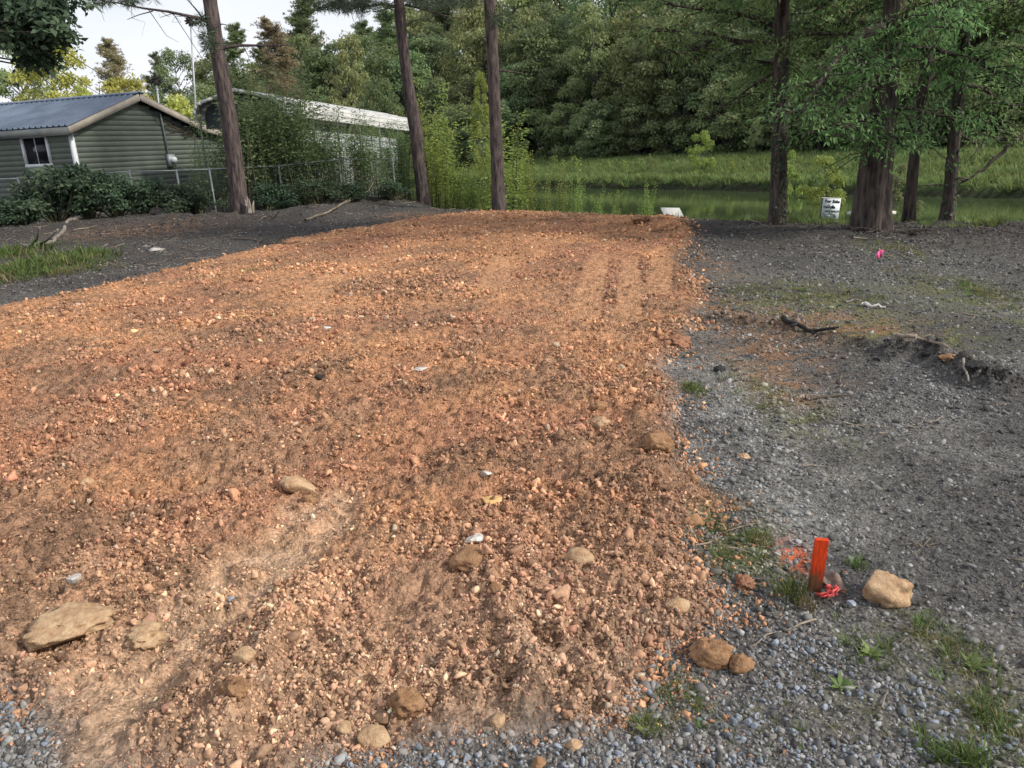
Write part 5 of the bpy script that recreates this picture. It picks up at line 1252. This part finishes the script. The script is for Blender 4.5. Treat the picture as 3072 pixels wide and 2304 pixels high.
weed('bright leafy weed in the gravel below the big tan rock', 1880, 1415, .05, 16, 1)
weed('spreading light green weed left of the lower gravel patch', 1815, 1480, .045, 14, 2)
weed('leafy green weed sprig near the right picture edge', 2100, 1440, .05, 12, 3)
weed('small sprouting weed by the dirt edge in the gravel', 1395, 1590, .035, 12, 4)

# ------------------------------------------------------------------ rocks one can tell apart
M_rtan = noisy('rock_tan', (.36, .22, .125), (.56, .40, .25), 38, 8, .9, .1, bump=.8, bscale=130, bdist=.012)
M_rbrn = noisy('rock_brown', (.27, .15, .085), (.43, .26, .145), 38, 8, .95, .05, bump=1.0, bscale=130, bdist=.012)
M_rred = noisy('rock_redbrown', (.27, .13, .08), (.40, .22, .14), 38, 8, .95, .05, bump=1.0, bscale=130, bdist=.012)
M_rwht = noisy('rock_white', (.30, .24, .19), (.62, .62, .61), 38, 8, .6, .3, bump=.4, bscale=130, bdist=.012)
M_ryel = noisy('rock_ochre', (.48, .29, .11), (.60, .40, .19), 38, 8, .9, .1, bump=.4, bscale=130, bdist=.012)
M_rgry = noisy('rock_bluegrey', (.20, .23, .28), (.34, .37, .42), 38, 8, .8, .2, bump=.4, bscale=130, bdist=.012)
def rock(u, v, w, h, m, label, seed, flat=.75, kind='rock', amp=.5, cuts=7, fine=.12, tilt=(0, 0), sink=.3, src=ICO4, dep=None):
    """u,v: middle of the stone, w,h: its size in the 2212 px view"""
    p = gD(u, v + h * .35); dist = np.linalg.norm(p - cC); a = w * K / FPX * dist / 2
    b = a * flat; dpt = a * .85 if dep is None else a * dep
    if kind == 'clod': fine = fine * 1.9 + .2
    else: fine = fine + .12
    wq_ = m in (M_rwht, M_ryel, M_rgry)
    me = rock_mesh(kind, m, seed, src, amp * (.7 if wq_ else 1.3), 14 if wq_ else cuts, .1 if wq_ else fine, (a, dpt, b), cutd=(.42, .8) if wq_ else (.66, .95))
    o = link(kind, me, None, label, 'stone' if kind != 'clod' else 'clod', loc=(p[0], p[1] + dpt * .15, hz(p[0], p[1] + dpt * .15) + b * (1 - 2 * sink) * .8))
    o.rotation_euler = (tilt[0], tilt[1], (seed * 1.3) % 1.0 - .5); return o
rock(645, 1056, 84, 50, M_rtan, 'flat tan slab tilted out of the dirt with a dark gap below', 501, .46, tilt=(rad(-26), rad(17)), cuts=9, sink=-.12, dep=.75, fine=.25)
rock(668, 1085, 30, 26, M_rbrn, 'small brown clod tucked under the tilted tan slab', 502, .8, 'clod', fine=.35)
rock(152, 1352, 140, 92, M_rtan, 'broad flat tan rock half buried at lower left', 503, .34, sink=.38, dep=.85, fine=.7, amp=.8)
rock(318, 1378, 62, 56, M_rtan, 'crumbly pale clod right of the broad flat rock', 504, .6, 'clod', amp=.6, fine=.45, cuts=3)
rock(1018, 1232, 78, 62, M_rbrn, 'brown rock below the white capped piece at the centre', 505, .62, fine=.25, sink=.22)
rock(1030, 1198, 58, 24, M_rwht, 'white quartz cap lying on the brown rock at the centre', 506, .38, cuts=9, sink=.0, dep=.6)
rock(1254, 1226, 66, 62, M_rtan, 'rounded tan stone right of the white capped rock', 507, .75, sink=.2)
rock(1062, 1090, 62, 44, M_ryel, 'flat ochre stone above the white capped rock', 508, .3, sink=.3, dep=.8)
rock(1050, 1028, 30, 22, M_rwht, 'small white blue chip of stone above the ochre one', 509, .7, sink=.15)
rock(1421, 966, 62, 50, M_rbrn, 'round brown clod on the right edge of the dirt pad', 510, .82, 'clod', amp=.25, cuts=2, fine=.35, sink=.15)
rock(1297, 920, 42, 36, M_rtan, 'lower of two clods touching each other near the right dirt edge', 511, .75, 'clod', fine=.3)
rock(1290, 888, 38, 30, M_rbrn, 'upper darker of two clods touching each other near the right dirt edge', 512, .7, 'clod', fine=.35)
rock(1462, 1316, 54, 42, M_rtan, 'pale crumbly stone low on the right slope of the dirt', 513, .6, amp=.5, fine=.3)
rock(1538, 1410, 86, 58, M_rbrn, 'large brown clod lying on the grey gravel', 514, .62, 'clod', amp=.4, cuts=4, fine=.35, sink=.15)
rock(1600, 1432, 48, 46, M_rbrn, 'smaller brown clod touching the large clod on the gravel', 515, .85, 'clod', amp=.4, cuts=5, fine=.3, sink=.12)
rock(882, 1532, 66, 62, M_rbrn, 'round crusty clod at the bottom centre of the dirt', 516, .85, 'clod', amp=.25, cuts=2, fine=.4, sink=.2)
rock(160, 1260, 46, 34, M_rwht, 'white and pink stone above the broad flat rock', 517, .6, sink=.2)
rock(911, 806, 44, 14, M_rwht, 'thin white flake lying on the middle of the dirt pad', 518, .18, cuts=9, sink=.1, dep=.7)
rock(1106, 968, 28, 10, M_rwht, 'tiny white flake right of the middle of the dirt pad', 519, .25, cuts=9, sink=.1)
rock(1608, 983, 28, 17, M_rtan, 'pale tan pebble alone on the light grey soil', 520, .5, sink=.2)
rock(1914, 1266, 92, 74, M_rtan, 'big tan rock on the gravel right of the stake', 521, .78, sink=.12, fine=.2, amp=.6, cuts=6)
rock(1608, 1254, 42, 36, M_rred, 'reddish crumbly clod left of the stake', 522, .8, 'clod', amp=.3, fine=.4, cuts=3, sink=.15)
rock(215, 872, 34, 18, M_rred, 'dark red clod left of the middle of the pad', 523, .55, 'clod', fine=.4)
rock(1313, 764, 26, 20, M_rbrn, 'small clod beside the crawler track marks', 524, .8, 'clod', fine=.3)
rock(1466, 736, 60, 26, M_rred, 'red clod heap on the right edge below the track marks', 525, .45, 'clod', fine=.5, amp=.7)
rock(501, 1288, 22, 24, M_rgry, 'blue grey stone in the tyre rut', 526, .8)
rock(540, 1482, 42, 34, M_rtan, 'pale lump on the ridge beside the tyre rut', 527, .7, fine=.3)
rock(520, 1546, 58, 60, M_rbrn, 'rough clod at the bottom of the ridge beside the rut', 528, .8, 'clod', fine=.45, amp=.6)
rock(810, 1588, 62, 44, M_rtan, 'smooth pale stone left of the round crusty clod', 529, .55)
rock(745, 1582, 34, 30, M_rtan, 'small pale stone at the bottom of the dirt left of centre', 530, .6)
rock(1195, 1576, 24, 24, M_rwht, 'small whitish pebble at the bottom edge of the dirt', 531, .8)
rock(1165, 1645, 30, 30, M_rbrn, 'orange brown pebble in the blue gravel at the bottom', 532, .9)
rock(1075, 1560, 34, 34, M_rtan, 'tan pebble above the gravel at the bottom centre', 533, .8)
rock(1240, 1610, 34, 24, M_rtan, 'tan rounded pebble at the gravel edge', 534, .7)
rock(950, 1640, 26, 22, M_rgry, 'blue grey gravel stone at the bottom edge', 535, .8)
rock(1742, 1322, 20, 18, M_rwht, 'pale grey pebble in front of the stake', 536, .8)
rock(1843, 1298, 24, 22, M_rgry, 'blue stone at the left foot of the big tan rock', 537, .8)
rock(1075, 1310, 30, 26, M_rbrn, 'brown pebble on the ridge below the white capped rock', 538, .8)
rock(430, 1052, 32, 16, M_rbrn, 'low dark clod left of the tilted slab', 539, .6, 'clod', fine=.4)
rock(195, 1068, 26, 16, M_rtan, 'pale small stone on the left of the pad', 540, .6)
rock(350, 765, 44, 8, M_rtan, 'thin pale slab on the upper left of the pad', 541, .12, dep=.5)
rock(527, 690, 46, 10, M_ryel, 'thin ochre slab high on the pad', 542, .15, dep=.5)
rock(705, 715, 22, 10, M_rwht, 'white chip high on the pad left of centre', 543, .35)
rock(690, 830, 20, 16, M_blk, 'black clod left of the thin white flake', 544, .8, 'clod')
rock(1690, 795, 1, 1, M_blk, 'black crumb of earth on the light grey soil', 545, .8, 'clod') if False else None
rock(1385, 492, 44, 12, M_rbrn, 'dark clod heap at the far right of the pad', 546, .45, 'clod', fine=.6, amp=.8)
rock(1430, 508, 36, 10, M_rbrn, 'brown clod heap at the far right of the pad', 547, .4, 'clod', fine=.6, amp=.8)
rock(2012, 782, 34, 16, M_blk, 'black clod at the left of the dark earth ridge', 548, .3, 'clod', fine=.6, amp=.8)
rock(2106, 822, 38, 18, M_blk, 'black clod at the right of the dark earth ridge', 549, .3, 'clod', fine=.6, amp=.8)
rock(2050, 797, 40, 10, M_rbrn, 'brown split lump in the middle of the dark earth ridge', 550, .35, 'clod', fine=.4)
rock(340, 538, 34, 10, M_rwht, 'pale stone chip on the dark soil left of the pad', 551, .3)
rock(1555, 795, 30, 14, M_blk, 'dark stone beside the notch in the right dirt edge', 552, .5)
rock(1395, 765, 22, 14, M_rred, 'small red clod above the notch in the right dirt edge', 553, .7, 'clod', fine=.4)
rock(1395, 1215, 26, 22, M_rbrn, 'small brown clod on the right slope of the dirt', 554, .8, 'clod', fine=.4)
rock(1500, 1045, 24, 18, M_rbrn, 'small clod rolled to the pad edge above the weeds', 555, .8, 'clod', fine=.4)

# ------------------------------------------------------------------ fallen branches and debris
def gpts(l, lift=.03): return [np.array([*gD(u, v)[:2], hz(*gD(u, v)[:2]) + lift]) for u, v in l]
M_pale = noisy('pale_wood', (.16, .14, .12), (.30, .27, .24), 6, 4)
stick('fallen_branch', 'bent grey branch lying on dark soil at the left', gpts([(172, 488), (150, 490), (135, 506), (118, 522), (85, 530), (48, 532)]), .05, .03, M_pale, 'branch', 2, 1)
stick('fallen_branch', 'long fallen branch before the carport thicket', gpts([(660, 481), (705, 468), (745, 456), (785, 446)], .06), .03, .012, M_twig, 'branch', 3, 2)
stick('fallen_branch', 'short twig on dark soil left of the pad end', gpts([(560, 455), (578, 468), (592, 478)], .04), .02, .01, M_twig, 'branch', 1, 4)
stick('fallen_branch', 'forked bare twig on the soil left of the dirt pad', gpts([(500, 517), (545, 520), (575, 528), (620, 532)], .03), .018, .008, M_twig, 'branch', 4, 5)
stick('white_stick', 'curved white bare stick on the grey soil at right', gpts([(1860, 660), (1880, 666), (1912, 668)], .02), .022, .010, M_rwht, 'stick', 0, 6)
stick('white_stick', 'thin pale twig left of the curved white stick', gpts([(1826, 655), (1845, 651), (1860, 652)], .015), .010, .006, M_pale, 'stick', 1, 7)
stick('fallen_branch', 'thin dark root poking from the dark earth ridge', gpts([(1930, 762), (1985, 768), (2040, 792)], .04), .018, .008, M_twig, 'branch', 3, 14)
stick('fallen_branch', 'pale short stick leaning on the end of the dark earth ridge', gpts([(2075, 818), (2082, 832), (2090, 842)], .05), .008, .005, M_pale, 'stick', 0, 15)
stick('fallen_branch', 'dark root stretched over the soil right of the pad', gpts([(1690, 708), (1735, 722), (1770, 735)], .02), .022, .012, M_blk, 'branch', 2, 8)
stick('fallen_branch', 'thin straight stick on the grey soil at right', gpts([(1740, 862), (1800, 856), (1850, 857)], .012), .008, .005, M_twig, 'stick', 0, 9)
stick('fallen_branch', 'gnarled dark root in front of the thick double trunk', gpts([(1830, 498), (1880, 505), (1940, 506), (1985, 512)], .02), .035, .015, M_bark, 'branch', 3, 10)
stick('fallen_branch', 'pale splintered piece on dark soil left of the pad', gpts([(310, 535), (330, 537), (355, 540)], .02), .035, .02, M_pale, 'stick', 1, 11)
stick('fallen_branch', 'thin pale twig low in the gravel near the right edge', gpts([(1905, 1535), (1910, 1510), (1918, 1495)], .01), .003, .0015, M_pale, 'stick', 0, 12)
p = yD(541, 468, 19.6)
mb = MB(); r = np.random.default_rng(3)
for k in range(9): a = r.uniform(0, 6.28); b = np.array([.08 * math.cos(a), .06 * math.sin(a), -.05]); mb.tube([b, b + [0.02, 0, .22], b * 1.6 + [.02, 0, r.uniform(.28, .5)]], [.045, .03, .006], 5)
mb.obj('stump', M_pale, None, True, label='splintered pale stump at the foot of the leftmost near pine', cat='stump', loc=(p[0], 19.6, hz(p[0], 19.6)))
